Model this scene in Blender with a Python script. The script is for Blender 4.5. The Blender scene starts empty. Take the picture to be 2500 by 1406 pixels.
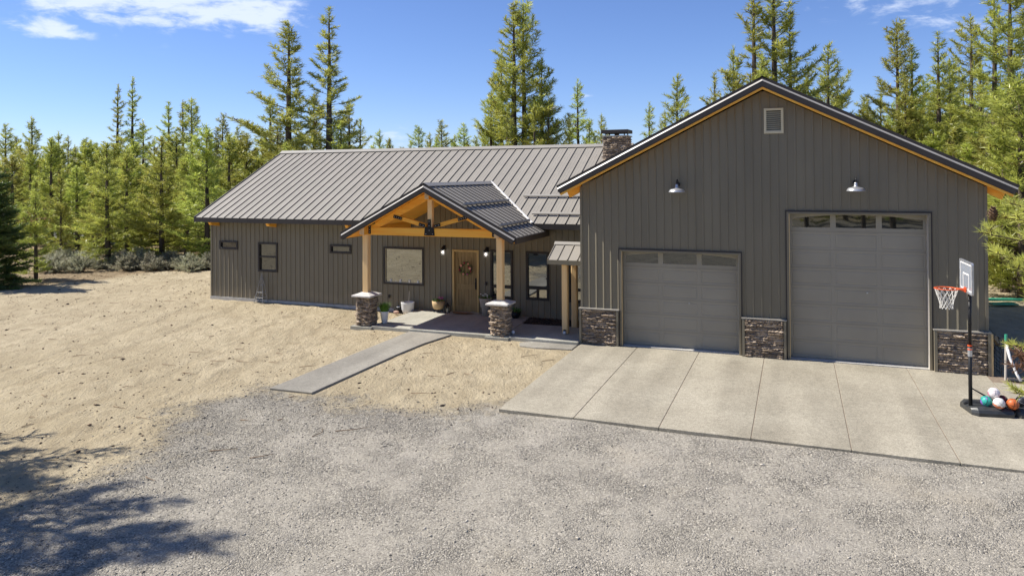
import bpy, bmesh, math, random
import numpy as np
from mathutils import Vector, Matrix

sc = bpy.context.scene
C = sc.collection
R = math.radians

# ------------------------------------------------------------------ camera, sky, sun, exposure
cd = bpy.data.cameras.new('camera'); cam = bpy.data.objects.new('camera', cd); C.objects.link(cam)
_r = Vector((0.93254917, 0.36097926, -0.00678381)); _u = Vector((0.00948157, -0.00570293, 0.99993879)); _f = Vector((-0.36091847, 0.93255641, 0.00874091))
m = Matrix.Identity(4)
for i in range(3):
    m[i][0], m[i][1], m[i][2] = _r[i], _u[i], -_f[i]
m.translation = (0, 0, 5.36)
cam.matrix_world = m
cd.sensor_width = 36; cd.lens = 1786.81 / 2500 * 36
cd.shift_y = -(703 - 412.6) / 2500
cd.clip_start = 0.1; cd.clip_end = 5000
sc.camera = cam

TOSUN = Vector((-1, -0.12, 1.17)).normalized()
SUN_EL = math.asin(TOSUN.z); SUN_AZ = math.atan2(TOSUN.x, TOSUN.y)
world = bpy.data.worlds.new('World'); sc.world = world; world.use_nodes = True
wt = world.node_tree; wn = wt.nodes; wl = wt.links
bg = wn['Background']
sky = wn.new('ShaderNodeTexSky'); sky.sky_type = 'NISHITA'; sky.sun_disc = False
sky.sun_elevation = SUN_EL; sky.sun_rotation = SUN_AZ % (2 * math.pi)
sky.altitude = 1300; sky.air_density = 1.0; sky.dust_density = 0.15; sky.ozone_density = 5.0
SKY_STRENGTH = 0.083
bg.inputs[1].default_value = SKY_STRENGTH
def W(kind, **kw):
    n = wn.new(kind)
    for k, v in kw.items(): setattr(n, k, v)
    return n
def wmath(op, a, b=None):
    n = W('ShaderNodeMath', operation=op)
    for i, v in enumerate((a, b)):
        if v is None: continue
        if hasattr(v, 'links'): wl.new(v, n.inputs[i])
        else: n.inputs[i].default_value = v
    return n.outputs[0]
tc = W('ShaderNodeTexCoord'); sp = W('ShaderNodeSeparateXYZ'); wl.new(tc.outputs['Generated'], sp.inputs[0])
az = wmath('ARCTAN2', sp.outputs[0], sp.outputs[1]); el = wmath('ARCSINE', sp.outputs[2])
cmb = W('ShaderNodeCombineXYZ'); wl.new(wmath('MULTIPLY', az, 24.0), cmb.inputs[0]); wl.new(wmath('MULTIPLY', el, 62.0), cmb.inputs[1])
nz = W('ShaderNodeTexNoise'); nz.inputs['Scale'].default_value = 1.0; nz.inputs['Detail'].default_value = 8; nz.inputs['Roughness'].default_value = 0.6; nz.inputs['Distortion'].default_value = 0.3
wl.new(cmb.outputs[0], nz.inputs['Vector'])
# clouds stand at these bearings and heights (radians); amount falls off from each
CL = [(-0.83, 0.215, 0.13, 0.030, 1.0), (-0.935, 0.1695, 0.034, 0.0105, 0.95), (-0.70, 0.208, 0.05, 0.018, .75), (-0.925, 0.215, 0.05, .016, .85),
      (0.07, 0.208, 0.05, 0.013, .42), (0.16, 0.188, 0.07, 0.02, .42), (0.2, 0.162, 0.04, 0.010, .40), (-0.32, 0.108, 0.022, 0.0035, .34), (-0.27, 0.106, 0.02, 0.003, .34),
      (-0.60, 0.09, 0.03, 0.006, .30), (-0.55, 0.052, 0.07, 0.012, .4), (0.45, .25, .2, .04, .5), (-1.5, .3, .25, .05, .8), (1.6, .3, .3, .05, .6), (2.6, .25, .3, .05, .6), (-2.4, .3, .3, .05, .6)]
tot = None
for (a0, e0, sa, se, amt) in CL:
    da = wmath('DIVIDE', wmath('SUBTRACT', az, a0), sa); de = wmath('DIVIDE', wmath('SUBTRACT', el, e0), se)
    d2 = wmath('ADD', wmath('MULTIPLY', da, da), wmath('MULTIPLY', de, de))
    g = wmath('MULTIPLY', wmath('POWER', 2.71828, wmath('MULTIPLY', d2, -0.9)), amt)
    tot = g if tot is None else wmath('ADD', tot, g)
cl = W('ShaderNodeMapRange'); cl.interpolation_type = 'SMOOTHSTEP'
wl.new(wmath('ADD', wmath('MULTIPLY', wmath('MINIMUM', tot, 1.0), 0.95), wmath('MULTIPLY', wmath('SUBTRACT', nz.outputs[0], 0.5), 2.3)), cl.inputs[0])
cl.inputs[1].default_value = 0.22; cl.inputs[2].default_value = 1.0
mixc = W('ShaderNodeMix'); mixc.data_type = 'RGBA'
wl.new(wmath('MULTIPLY', cl.outputs[0], wmath('MINIMUM', wmath('MULTIPLY', tot, 2.2), 0.85)), mixc.inputs[0])
tint = W('ShaderNodeMix'); tint.data_type = 'RGBA'; tint.blend_type = 'MULTIPLY'; tint.inputs[0].default_value = 1.0
wl.new(sky.outputs[0], tint.inputs[6]); tint.inputs[7].default_value = (0.85, 0.875, 1.08, 1)
wl.new(tint.outputs[2], mixc.inputs[6]); mixc.inputs[7].default_value = (6.6, 7.3, 8.6, 1)
wl.new(mixc.outputs[2], bg.inputs[0])

sd = bpy.data.lights.new('sun', 'SUN'); sd.energy = 4.35; sd.angle = R(0.53); sd.color = (1.0, 0.95, 0.86)
so = bpy.data.objects.new('sun', sd); C.objects.link(so)
so.rotation_euler = TOSUN.to_track_quat('Z', 'Y').to_euler()
so.location = (-30, -10, 40)

sc.view_settings.view_transform = 'Standard'; sc.view_settings.look = 'None'; sc.view_settings.gamma = 1; sc.view_settings.use_curve_mapping = False
sc.view_settings.exposure = 0.72
sc.render.engine = 'CYCLES'
sc.cycles.max_bounces = 8; sc.cycles.diffuse_bounces = 3; sc.cycles.glossy_bounces = 3; sc.cycles.transmission_bounces = 3; sc.cycles.transparent_max_bounces = 6

rng = np.random.default_rng(7)
random.seed(5)

# ------------------------------------------------------------------ materials
def mat(name):
    mm = bpy.data.materials.new(name); mm.use_nodes = True
    nt = mm.node_tree
    return mm, nt.nodes, nt.links, nt.nodes['Principled BSDF']
def node(nt, kind, **kw):
    n = nt.new(kind)
    for k, v in kw.items():
        if hasattr(n, k): setattr(n, k, v)
        else: n.inputs[k.replace('_', ' ').title() if k not in n.inputs else k].default_value = v
    return n
def noise_mat(name, c1, c2, scale=3.0, stretch=(1, 1, 1), rough=0.6, detail=4, bump=0.0, bscale=None, spec=0.3, lo=0.35, hi=0.65, rand=0.0, metallic=0.0, bdist=0.01):
    mm, n, l, b = mat(name)
    t = n.new('ShaderNodeTexCoord'); mp = n.new('ShaderNodeMapping'); mp.inputs['Scale'].default_value = stretch
    l.new(t.outputs['Object'], mp.inputs[0])
    nz = n.new('ShaderNodeTexNoise'); nz.inputs['Scale'].default_value = scale; nz.inputs['Detail'].default_value = detail
    l.new(mp.outputs[0], nz.inputs['Vector'])
    mr = n.new('ShaderNodeMapRange'); mr.inputs[1].default_value = lo; mr.inputs[2].default_value = hi
    l.new(nz.outputs[0], mr.inputs[0])
    mx = n.new('ShaderNodeMix'); mx.data_type = 'RGBA'; mx.inputs[6].default_value = (*c1, 1); mx.inputs[7].default_value = (*c2, 1)
    l.new(mr.outputs[0], mx.inputs[0])
    col = mx.outputs[2]
    if rand:
        oi = n.new('ShaderNodeObjectInfo'); hv = n.new('ShaderNodeHueSaturation')
        m2 = n.new('ShaderNodeMapRange'); m2.inputs[3].default_value = 1 - rand; m2.inputs[4].default_value = 1 + rand
        l.new(oi.outputs['Random'], m2.inputs[0]); l.new(m2.outputs[0], hv.inputs['Value']); l.new(col, hv.inputs['Color']); col = hv.outputs[0]
    l.new(col, b.inputs['Base Color'])
    b.inputs['Roughness'].default_value = rough; b.inputs['Specular IOR Level'].default_value = spec; b.inputs['Metallic'].default_value = metallic
    if bump:
        bn = n.new('ShaderNodeTexNoise'); bn.inputs['Scale'].default_value = bscale or scale * 3; bn.inputs['Detail'].default_value = 5
        l.new(mp.outputs[0], bn.inputs['Vector'])
        bp = n.new('ShaderNodeBump'); bp.inputs['Strength'].default_value = bump; bp.inputs['Distance'].default_value = bdist
        l.new(bn.outputs[0], bp.inputs['Height']); l.new(bp.outputs[0], b.inputs['Normal'])
    return mm

M = {}
M['siding'] = noise_mat('siding_paint', (0.174, 0.154, 0.111), (0.190, 0.168, 0.121), 1.2, (1, 1, .4), rough=0.5, rand=0.04, spec=0.4, bump=0.06, bscale=9)
def dusty(mm):
    nt = mm.node_tree; n, l = nt.nodes, nt.links; b = n['Principled BSDF']; src = b.inputs['Base Color'].links[0].from_socket
    g = n.new('ShaderNodeNewGeometry'); sp_ = n.new('ShaderNodeSeparateXYZ'); l.new(g.outputs['Position'], sp_.inputs[0])
    nz = n.new('ShaderNodeTexNoise'); nz.inputs['Scale'].default_value = 2.3; nz.inputs['Detail'].default_value = 6; l.new(g.outputs['Position'], nz.inputs['Vector'])
    a = n.new('ShaderNodeMath'); a.operation = 'MULTIPLY_ADD'; l.new(nz.outputs[0], a.inputs[0]); a.inputs[1].default_value = -.9; l.new(sp_.outputs[2], a.inputs[2])
    mr = n.new('ShaderNodeMapRange'); mr.inputs[1].default_value = -.45; mr.inputs[2].default_value = .15; mr.inputs[3].default_value = .45; mr.inputs[4].default_value = 0; l.new(a.outputs[0], mr.inputs[0])
    mx = n.new('ShaderNodeMix'); mx.data_type = 'RGBA'; l.new(mr.outputs[0], mx.inputs[0]); l.new(src, mx.inputs[6]); mx.inputs[7].default_value = (.34, .28, .19, 1); l.new(mx.outputs[2], b.inputs['Base Color'])
dusty(M['siding'])
M['trim'] = noise_mat('dark_trim', (0.040, 0.035, 0.033), (0.050, 0.044, 0.041), 2, rough=0.5, spec=0.3)
M['roof'] = noise_mat('roof_metal', (0.287, 0.261, 0.218), (0.311, 0.283, 0.236), 1.5, rough=0.45, rand=0.03, spec=0.4, bump=0.04, bscale=4)
M['ridge'] = noise_mat('roof_trim_metal', (0.305, 0.283, 0.243), (0.329, 0.305, 0.262), 1.5, rough=0.4, spec=0.4)
M['hem'] = noise_mat('hem_highlight', (0.36, 0.335, 0.30), (0.41, 0.38, 0.345), 3, rough=.4, spec=.5)  # pale tone paints the sunlit highlight along the rake ledge
M['seam'] = noise_mat('seam_side_shade', (0.065, 0.058, 0.054), (0.08, 0.07, 0.065), 1.5, rough=0.5, spec=0.3)  # same metal as the roof, shade of the seam side put into the colour
M['door'] = noise_mat('door_paint', (0.300, 0.274, 0.220), (0.322, 0.296, 0.238), 1.0, rough=0.5, rand=0.02, spec=0.3, bump=0.06, bscale=40, bdist=.003)
M['woodx'] = noise_mat('cedar_x', (0.84, 0.36, 0.040), (0.88, 0.48, 0.080), 2.2, (0.25, 6, 6), rough=0.5, lo=.3, hi=.7, rand=0.10, bump=0.08)
M['woody'] = noise_mat('cedar_y', (0.84, 0.36, 0.040), (0.88, 0.48, 0.080), 2.2, (6, 0.25, 6), rough=0.5, lo=.3, hi=.7, rand=0.12, bump=0.08)
M['woodz'] = noise_mat('fir_post', (0.80, 0.53, 0.25), (0.85, 0.62, 0.33), 2.2, (6, 6, 0.25), rough=0.5, lo=.3, hi=.7, rand=0.06, bump=0.08)
M['endgrain'] = noise_mat('end_grain', (0.62, 0.47, 0.30), (0.72, 0.56, 0.38), 9, rough=0.7)
M['black'] = noise_mat('black_steel', (0.012, 0.012, 0.013), (0.02, 0.02, 0.021), 6, rough=0.45)
M['bolt'] = noise_mat('bolt_steel', (0.4, 0.4, 0.42), (0.5, 0.5, 0.52), 6, rough=0.35, metallic=.6)
M['steel'] = noise_mat('galvanised_steel', (0.42, 0.43, 0.44), (0.55, 0.56, 0.57), 8, rough=0.35, metallic=0.6)
M['white'] = noise_mat('white_paint', (0.74, 0.73, 0.71), (0.80, 0.79, 0.77), 3, rough=0.45)
M['jamb'] = noise_mat('pale_or_sunlit', (0.50, 0.46, 0.40), (0.58, 0.53, 0.46), 3, rough=0.5)  # pale tone; on the door jambs it stands for sunlight
M['lath'] = noise_mat('bare_lath', (0.55, 0.40, 0.20), (0.62, 0.46, 0.24), 3, (1, 1, .3), rough=0.6)
M['vent'] = noise_mat('vent_paint', (0.55, 0.50, 0.36), (0.60, 0.55, 0.40), 3, rough=0.55)
M['cap'] = noise_mat('cap_stone', (0.50, 0.48, 0.45), (0.62, 0.60, 0.57), 7, rough=0.8, bump=0.3, bscale=18, bdist=.02)
M['mortar'] = noise_mat('dark_mortar', (0.035, 0.031, 0.027), (0.055, 0.048, 0.042), 9, rough=0.95)
M['found'] = noise_mat('foundation_concrete', (0.44, 0.42, 0.38), (0.52, 0.50, 0.46), 4, rough=0.85)
M['mulch'] = noise_mat('dark_mulch', (0.012, 0.009, 0.008), (0.045, 0.030, 0.024), 25, rough=0.95, bump=0.8, bscale=40, bdist=.04)
M['fdoor'] = noise_mat('stained_alder', (0.22, 0.15, 0.065), (0.37, 0.26, 0.12), 2.6, (5, 5, 0.45), rough=0.45, lo=.3, hi=.7, rand=.12, bump=.08)
M['fframe'] = noise_mat('stained_frame', (0.42, 0.29, 0.12), (0.55, 0.39, 0.17), 2.6, (5, 5, 0.45), rough=0.45, lo=.3, hi=.7, rand=.1)
M['mat'] = noise_mat('coir', (0.17, 0.10, 0.05), (0.26, 0.16, 0.08), 30, rough=0.95, bump=.4)
M['pot'] = noise_mat('white_ceramic', (0.70, 0.70, 0.70), (0.76, 0.76, 0.76), 4, rough=0.3, spec=.5)
M['tan'] = noise_mat('tan_basket', (0.50, 0.34, 0.17), (0.62, 0.45, 0.25), 12, (1, 1, 4), rough=0.75, bump=.4, bscale=30)
M['clay'] = noise_mat('beige_planter', (0.42, 0.34, 0.27), (0.50, 0.42, 0.34), 6, rough=0.8)
M['soil'] = noise_mat('potting_soil', (0.03, 0.022, 0.016), (0.05, 0.036, 0.026), 30, rough=.95)
M['grass'] = noise_mat('pot_grass', (0.07, 0.17, 0.02), (0.15, 0.30, 0.04), 12, rough=.6)
M['leafg'] = noise_mat('pot_leaf', (0.05, 0.12, 0.02), (0.12, 0.22, 0.04), 12, rough=.6)
M['pink'] = noise_mat('pink_petals', (0.55, 0.10, 0.28), (0.65, 0.20, 0.38), 12, rough=.7)
M['peach'] = noise_mat('peach_petals', (0.75, 0.30, 0.22), (0.80, 0.42, 0.32), 12, rough=.7)
M['wine'] = noise_mat('wine_petals', (0.30, 0.02, 0.05), (0.40, 0.04, 0.08), 12, rough=.7)
M['vine'] = noise_mat('dry_vine', (0.045, 0.035, 0.028), (0.09, 0.075, 0.06), 20, rough=.9)
M['plastic'] = noise_mat('black_plastic', (0.035, 0.037, 0.038), (0.055, 0.057, 0.058), 5, rough=0.38, spec=.5)
M['orange'] = noise_mat('rim_orange', (0.72, 0.10, 0.03), (0.80, 0.14, 0.04), 5, rough=0.4)
M['net'] = noise_mat('net_cord', (0.72, 0.70, 0.64), (0.80, 0.78, 0.72), 9, rough=0.8)
M['green'] = noise_mat('green_plank', (0.04, 0.30, 0.19), (0.06, 0.36, 0.23), 3, rough=.5)
M['darknet'] = noise_mat('dark_netting', (0.010, 0.010, 0.010), (0.016, 0.016, 0.016), 9, rough=.9)
M['redrock'] = noise_mat('pink_rock', (0.40, 0.24, 0.18), (0.50, 0.34, 0.27), 9, rough=.9)
M['twig'] = noise_mat('dry_twig', (0.16, 0.10, 0.06), (0.30, 0.21, 0.13), 9, rough=.9)
M['bark'] = noise_mat('pine_bark', (0.060, 0.045, 0.035), (0.14, 0.105, 0.08), 7, (1, 1, .25), rough=.95, bump=.5, bdist=.03)
M['wire'] = noise_mat('wire_metal', (0.25, 0.25, 0.25), (0.33, 0.33, 0.33), 3, rough=.4)
M['concrete_gap'] = noise_mat('joint_filler', (0.20, 0.155, 0.115), (0.26, 0.20, 0.15), 9, rough=.95)

def stone_mat():
    mm, n, l, b = mat('ledger_stone')
    oi = n.new('ShaderNodeObjectInfo'); cr = n.new('ShaderNodeValToRGB')
    cs = [(0, (0.168, 0.129, 0.095)), (.2, (0.280, 0.215, 0.155)), (.4, (0.426, 0.330, 0.235)), (.6, (0.224, 0.175, 0.130)), (.8, (0.515, 0.409, 0.297)), (1, (0.202, 0.159, 0.125))]
    e = cr.color_ramp.elements; e[0].color = (*cs[0][1], 1); e[1].color = (*cs[-1][1], 1)
    for p, c in cs[1:-1]:
        q = e.new(p); q.color = (*c, 1)
    l.new(oi.outputs['Random'], cr.inputs[0])
    t = n.new('ShaderNodeTexCoord'); geo = n.new('ShaderNodeNewGeometry'); nz = n.new('ShaderNodeTexNoise'); nz.inputs['Scale'].default_value = 14; nz.inputs['Detail'].default_value = 6
    l.new(geo.outputs['Position'], nz.inputs['Vector'])
    hv = n.new('ShaderNodeHueSaturation'); mr = n.new('ShaderNodeMapRange'); mr.inputs[1].default_value = .3; mr.inputs[2].default_value = .7; mr.inputs[3].default_value = .7; mr.inputs[4].default_value = 1.35
    l.new(nz.outputs[0], mr.inputs[0]); l.new(mr.outputs[0], hv.inputs['Value']); l.new(cr.outputs[0], hv.inputs['Color']); l.new(hv.outputs[0], b.inputs['Base Color'])
    b.inputs['Roughness'].default_value = .85
    bp = n.new('ShaderNodeBump'); bp.inputs['Strength'].default_value = .9; bp.inputs['Distance'].default_value = .05
    l.new(nz.outputs[0], bp.inputs['Height']); l.new(bp.outputs[0], b.inputs['Normal'])
    return mm
M['stone'] = stone_mat()

def glass_mat(name, refl, dark):
    mm, n, l, b = mat(name)
    n.remove(b); out = [x for x in n if x.type == 'OUTPUT_MATERIAL'][0]
    g = n.new('ShaderNodeBsdfGlossy'); g.inputs['Roughness'].default_value = 0.02; g.inputs['Color'].default_value = (.9, .93, .92, 1)
    d = n.new('ShaderNodeBsdfDiffuse'); d.inputs['Color'].default_value = (*dark, 1)
    t = n.new('ShaderNodeTexCoord'); nz = n.new('ShaderNodeTexNoise'); nz.inputs['Scale'].default_value = 1.1; nz.inputs['Detail'].default_value = 1
    l.new(t.outputs['Object'], nz.inputs['Vector'])
    bp = n.new('ShaderNodeBump'); bp.inputs['Strength'].default_value = .06; bp.inputs['Distance'].default_value = .05
    l.new(nz.outputs[0], bp.inputs['Height']); l.new(bp.outputs[0], g.inputs['Normal'])
    mx = n.new('ShaderNodeMixShader'); mx.inputs[0].default_value = refl
    l.new(d.outputs[0], mx.inputs[1]); l.new(g.outputs[0], mx.inputs[2]); l.new(mx.outputs[0], out.inputs[0])
    return mm
M['glass'] = glass_mat('window_glass', .34, (.02, .022, .022))
M['dglass'] = glass_mat('weak_reflect_glass', .15, (.03, .032, .03))  # less reflective glass for the left windows
M['gglass'] = glass_mat('garage_glass', .12, (.016, .017, .015))

def clear_glass(name):
    mm, n, l, b = mat(name)
    b.inputs['Base Color'].default_value = (.9, .92, .92, 1); b.inputs['Roughness'].default_value = .05
    b.inputs['Alpha'].default_value = .25; b.inputs['Specular IOR Level'].default_value = .8
    return mm
M['jar'] = clear_glass('jar_glass')
M['board'] = clear_glass('clear_backboard'); M['board'].node_tree.nodes['Principled BSDF'].inputs['Base Color'].default_value = (.5, .54, .6, 1); M['board'].node_tree.nodes['Principled BSDF'].inputs['Alpha'].default_value = .55
def bulb_mat():
    mm, n, l, b = mat('lit_bulb'); b.inputs['Base Color'].default_value = (1, .96, .9, 1)
    b.inputs['Emission Color'].default_value = (1, .95, .88, 1); b.inputs['Emission Strength'].default_value = 3.0
    return mm
M['bulb'] = bulb_mat()

def needle_mat(name, ca, cb, brown=(.14, .085, .03)):
    mm, n, l, b = mat(name); n.remove(b); out = [x for x in n if x.type == 'OUTPUT_MATERIAL'][0]
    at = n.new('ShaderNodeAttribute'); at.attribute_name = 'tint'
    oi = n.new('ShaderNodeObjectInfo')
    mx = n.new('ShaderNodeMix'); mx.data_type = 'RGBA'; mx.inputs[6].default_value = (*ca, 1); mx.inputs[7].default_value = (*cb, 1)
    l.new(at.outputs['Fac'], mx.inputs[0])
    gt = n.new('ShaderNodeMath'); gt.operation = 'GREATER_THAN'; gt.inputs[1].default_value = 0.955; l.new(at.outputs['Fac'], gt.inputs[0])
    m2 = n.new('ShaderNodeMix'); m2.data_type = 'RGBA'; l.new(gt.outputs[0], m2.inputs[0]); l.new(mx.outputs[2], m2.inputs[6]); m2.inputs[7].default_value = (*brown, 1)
    hv = n.new('ShaderNodeHueSaturation')
    h = n.new('ShaderNodeMapRange'); h.inputs[3].default_value = .482; h.inputs[4].default_value = .518; l.new(oi.outputs['Random'], h.inputs[0]); l.new(h.outputs[0], hv.inputs['Hue'])
    v = n.new('ShaderNodeMapRange'); v.inputs[3].default_value = .8; v.inputs[4].default_value = 1.2; l.new(oi.outputs['Random'], v.inputs[0]); l.new(v.outputs[0], hv.inputs['Value'])
    l.new(m2.outputs[2], hv.inputs['Color'])
    d = n.new('ShaderNodeBsdfDiffuse'); t = n.new('ShaderNodeBsdfTranslucent'); g = n.new('ShaderNodeBsdfGlossy'); g.inputs['Roughness'].default_value = .4
    l.new(hv.outputs[0], d.inputs[0]); l.new(hv.outputs[0], t.inputs[0])
    s1 = n.new('ShaderNodeMixShader'); s1.inputs[0].default_value = .5; l.new(d.outputs[0], s1.inputs[1]); l.new(t.outputs[0], s1.inputs[2])
    s2 = n.new('ShaderNodeMixShader'); s2.inputs[0].default_value = .04; l.new(s1.outputs[0], s2.inputs[1]); l.new(g.outputs[0], s2.inputs[2])
    l.new(s2.outputs[0], out.inputs[0])
    return mm
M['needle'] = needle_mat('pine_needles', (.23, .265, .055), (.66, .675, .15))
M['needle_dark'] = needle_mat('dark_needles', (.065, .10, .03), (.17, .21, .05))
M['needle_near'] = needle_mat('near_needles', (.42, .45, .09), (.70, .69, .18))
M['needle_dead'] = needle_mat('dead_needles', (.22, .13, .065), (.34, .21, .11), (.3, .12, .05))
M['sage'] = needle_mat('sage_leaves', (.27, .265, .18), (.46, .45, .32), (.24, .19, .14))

def ground_mat():
    mm, n, l, b = mat('sand_and_gravel')
    geo = n.new('ShaderNodeNewGeometry'); P = geo.outputs['Position']
    at = n.new('ShaderNodeAttribute'); at.attribute_name = 'gravel'
    ft = n.new('ShaderNodeAttribute'); ft.attribute_name = 'forest'
    def N(scale, detail=5, rough=.55, vec=None, dist=0):
        q = n.new('ShaderNodeTexNoise'); q.inputs['Scale'].default_value = scale; q.inputs['Detail'].default_value = detail; q.inputs['Roughness'].default_value = rough; q.inputs['Distortion'].default_value = dist
        l.new(vec or P, q.inputs['Vector']); return q.outputs[0]
    def ramp(f, a, b2, c1=None, c2=None):
        q = n.new('ShaderNodeMapRange'); q.inputs[1].default_value = a; q.inputs[2].default_value = b2; l.new(f, q.inputs[0]); return q.outputs[0]
    def mixc(f, c1, c2, blend='MIX'):
        q = n.new('ShaderNodeMix'); q.data_type = 'RGBA'; q.blend_type = blend
        if hasattr(f, 'links'): l.new(f, q.inputs[0])
        else: q.inputs[0].default_value = f
        for i, c in ((6, c1), (7, c2)):
            if hasattr(c, 'links'): l.new(c, q.inputs[i])
            else: q.inputs[i].default_value = (*c, 1)
        return q.outputs[2]
    def mth(op, a, b2):
        q = n.new('ShaderNodeMath'); q.operation = op
        for i, v in enumerate((a, b2)):
            if hasattr(v, 'links'): l.new(v, q.inputs[i])
            else: q.inputs[i].default_value = v
        return q.outputs[0]
    mp = n.new('ShaderNodeMapping'); mp.vector_type = 'TEXTURE'; mp.inputs['Rotation'].default_value = (0, 0, R(116)); mp.inputs['Scale'].default_value = (1.5, .8, 1); l.new(P, mp.inputs[0])
    # sand
    sand = mixc(ramp(N(.35, 4), .35, .65), (0.414, 0.342, 0.223), (0.516, 0.434, 0.293))
    sand = mixc(ramp(N(1.7, 6, .65, mp.outputs[0], .4), .42, .72), sand, (.335, .27, .172))
    sand = mixc(mth('MULTIPLY', ramp(N(26, 6, .7), .55, .68), .6), sand, (.20, .15, .095))
    sand = mixc(mth('MULTIPLY', ramp(N(60, 3, .7), .40, .62), .30), sand, (.57, .49, .35))
    # gravel
    vo = n.new('ShaderNodeTexVoronoi'); vo.inputs['Scale'].default_value = 40; l.new(P, vo.inputs['Vector'])
    vo2 = n.new('ShaderNodeTexVoronoi'); vo2.inputs['Scale'].default_value = 105; l.new(P, vo2.inputs['Vector'])
    sepc = n.new('ShaderNodeSeparateColor'); l.new(vo.outputs['Color'], sepc.inputs[0])
    cr = n.new('ShaderNodeValToRGB'); e = cr.color_ramp.elements
    e[0].color = (.135, .126, .112, 1); e[1].color = (.72, .66, .56, 1)
    for p, c in ((.3, (.27, .248, .21)), (.6, (.39, .355, .296)), (.85, (.50, .455, .37))):
        q = e.new(p); q.color = (*c, 1)
    l.new(sepc.outputs[0], cr.inputs[0])
    fines = mixc(ramp(N(90, 3, .7), .35, .65), (.295, .268, .222), (.45, .41, .34))
    stony = ramp(N(.9, 6, .7), .44, .60)
    ed = n.new('ShaderNodeAttribute'); ed.attribute_name = 'edge'
    stony = mth('MINIMUM', mth('ADD', stony, ed.outputs['Fac']), 1.0)
    gcol = mixc(mth('ADD', mth('MULTIPLY', stony, .38), .46), fines, cr.outputs[0])
    gcol = mixc(mth('MULTIPLY', ed.outputs['Fac'], .75), gcol, mixc(.34, gcol, (.14, .135, .128)))
    gcol = mixc(ramp(N(.4, 4), .55, .70), gcol, mixc(.45, gcol, (.45, .392, .30)))
    gcol = mixc(ramp(N(.55, 3, .5, mp.outputs[0]), .54, .72), gcol, mixc(.4, gcol, (.47, .43, .37)))
    def rings(cx, cy, radii, w):
        vs_ = n.new('ShaderNodeVectorMath'); vs_.operation = 'DISTANCE'; l.new(P, vs_.inputs[0]); vs_.inputs[1].default_value = (cx, cy, 0)
        d_ = mth('ADD', vs_.outputs['Value'], mth('MULTIPLY', mth('SUBTRACT', N(.35, 2), .5), 1.6)); t_ = None
        for r0 in radii:
            q_ = mth('MAXIMUM', mth('SUBTRACT', 1.0, mth('DIVIDE', mth('ABSOLUTE', mth('SUBTRACT', d_, r0), 0.0), w)), 0.0)
            t_ = q_ if t_ is None else mth('MAXIMUM', t_, q_)
        return t_
    trk = mth('MULTIPLY', mth('MAXIMUM', rings(-1, 24, (11.6, 13.3, 15.4, 17.0), .34), rings(16, 30, (24.2, 25.9, 29.5, 31.2), .36)), ramp(N(.8, 5, .65), .30, .62))
    gcol = mixc(mth('MULTIPLY', trk, .55), gcol, (.40, .365, .305))
    st2 = rings(-62, 8, (41.5, 43.2, 46.4, 48.1), .3)
    sand = mixc(mth('MULTIPLY', mth('MULTIPLY', st2, ramp(N(1.1, 5, .65), .35, .6)), .5), sand, (.345, .28, .18))
    # blend with a broken edge
    gm = ramp(mth('ADD', at.outputs['Fac'], mth('MULTIPLY', mth('SUBTRACT', N(3.2, 6, .7), .5), .9)), .30, .68)
    col = mixc(gm, sand, gcol)
    duff = mixc(ramp(N(1.3, 6, .65), .35, .65), (.20, .145, .085), (.42, .33, .21))
    duff = mixc(ramp(N(14, 5, .7), .5, .62), duff, (.12, .085, .05))
    fm = ramp(mth('ADD', ft.outputs['Fac'], mth('MULTIPLY', mth('SUBTRACT', N(.5, 6, .7), .5), 1.0)), .4, .65)
    col = mixc(fm, col, duff)
    l.new(col, b.inputs['Base Color']); b.inputs['Roughness'].default_value = .95; b.inputs['Specular IOR Level'].default_value = .1
    h1 = mth('ADD', mth('MULTIPLY', N(4.5, 6, .72, mp.outputs[0], .2), .13), mth('MULTIPLY', N(13, 6, .75), .07))
    h2 = mth('SUBTRACT', .03, mth('ADD', mth('MULTIPLY', vo.outputs['Distance'], .9), mth('MULTIPLY', vo2.outputs['Distance'], .35)))
    h1 = mth('SUBTRACT', h1, mth('MULTIPLY', st2, .03))
    q = n.new('ShaderNodeMix'); q.data_type = 'FLOAT'; l.new(gm, q.inputs[0]); l.new(h1, q.inputs[2]); l.new(mth('ADD', mth('MULTIPLY', mth('MULTIPLY', h2, mth('ADD', .25, stony)), .045), mth('MULTIPLY', N(85, 4, .75), .02)), q.inputs[3])
    bp = n.new('ShaderNodeBump'); bp.inputs['Strength'].default_value = .85; bp.inputs['Distance'].default_value = 1.0
    l.new(q.outputs[0], bp.inputs['Height']); l.new(bp.outputs[0], b.inputs['Normal'])
    return mm
M['ground'] = ground_mat()

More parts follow.
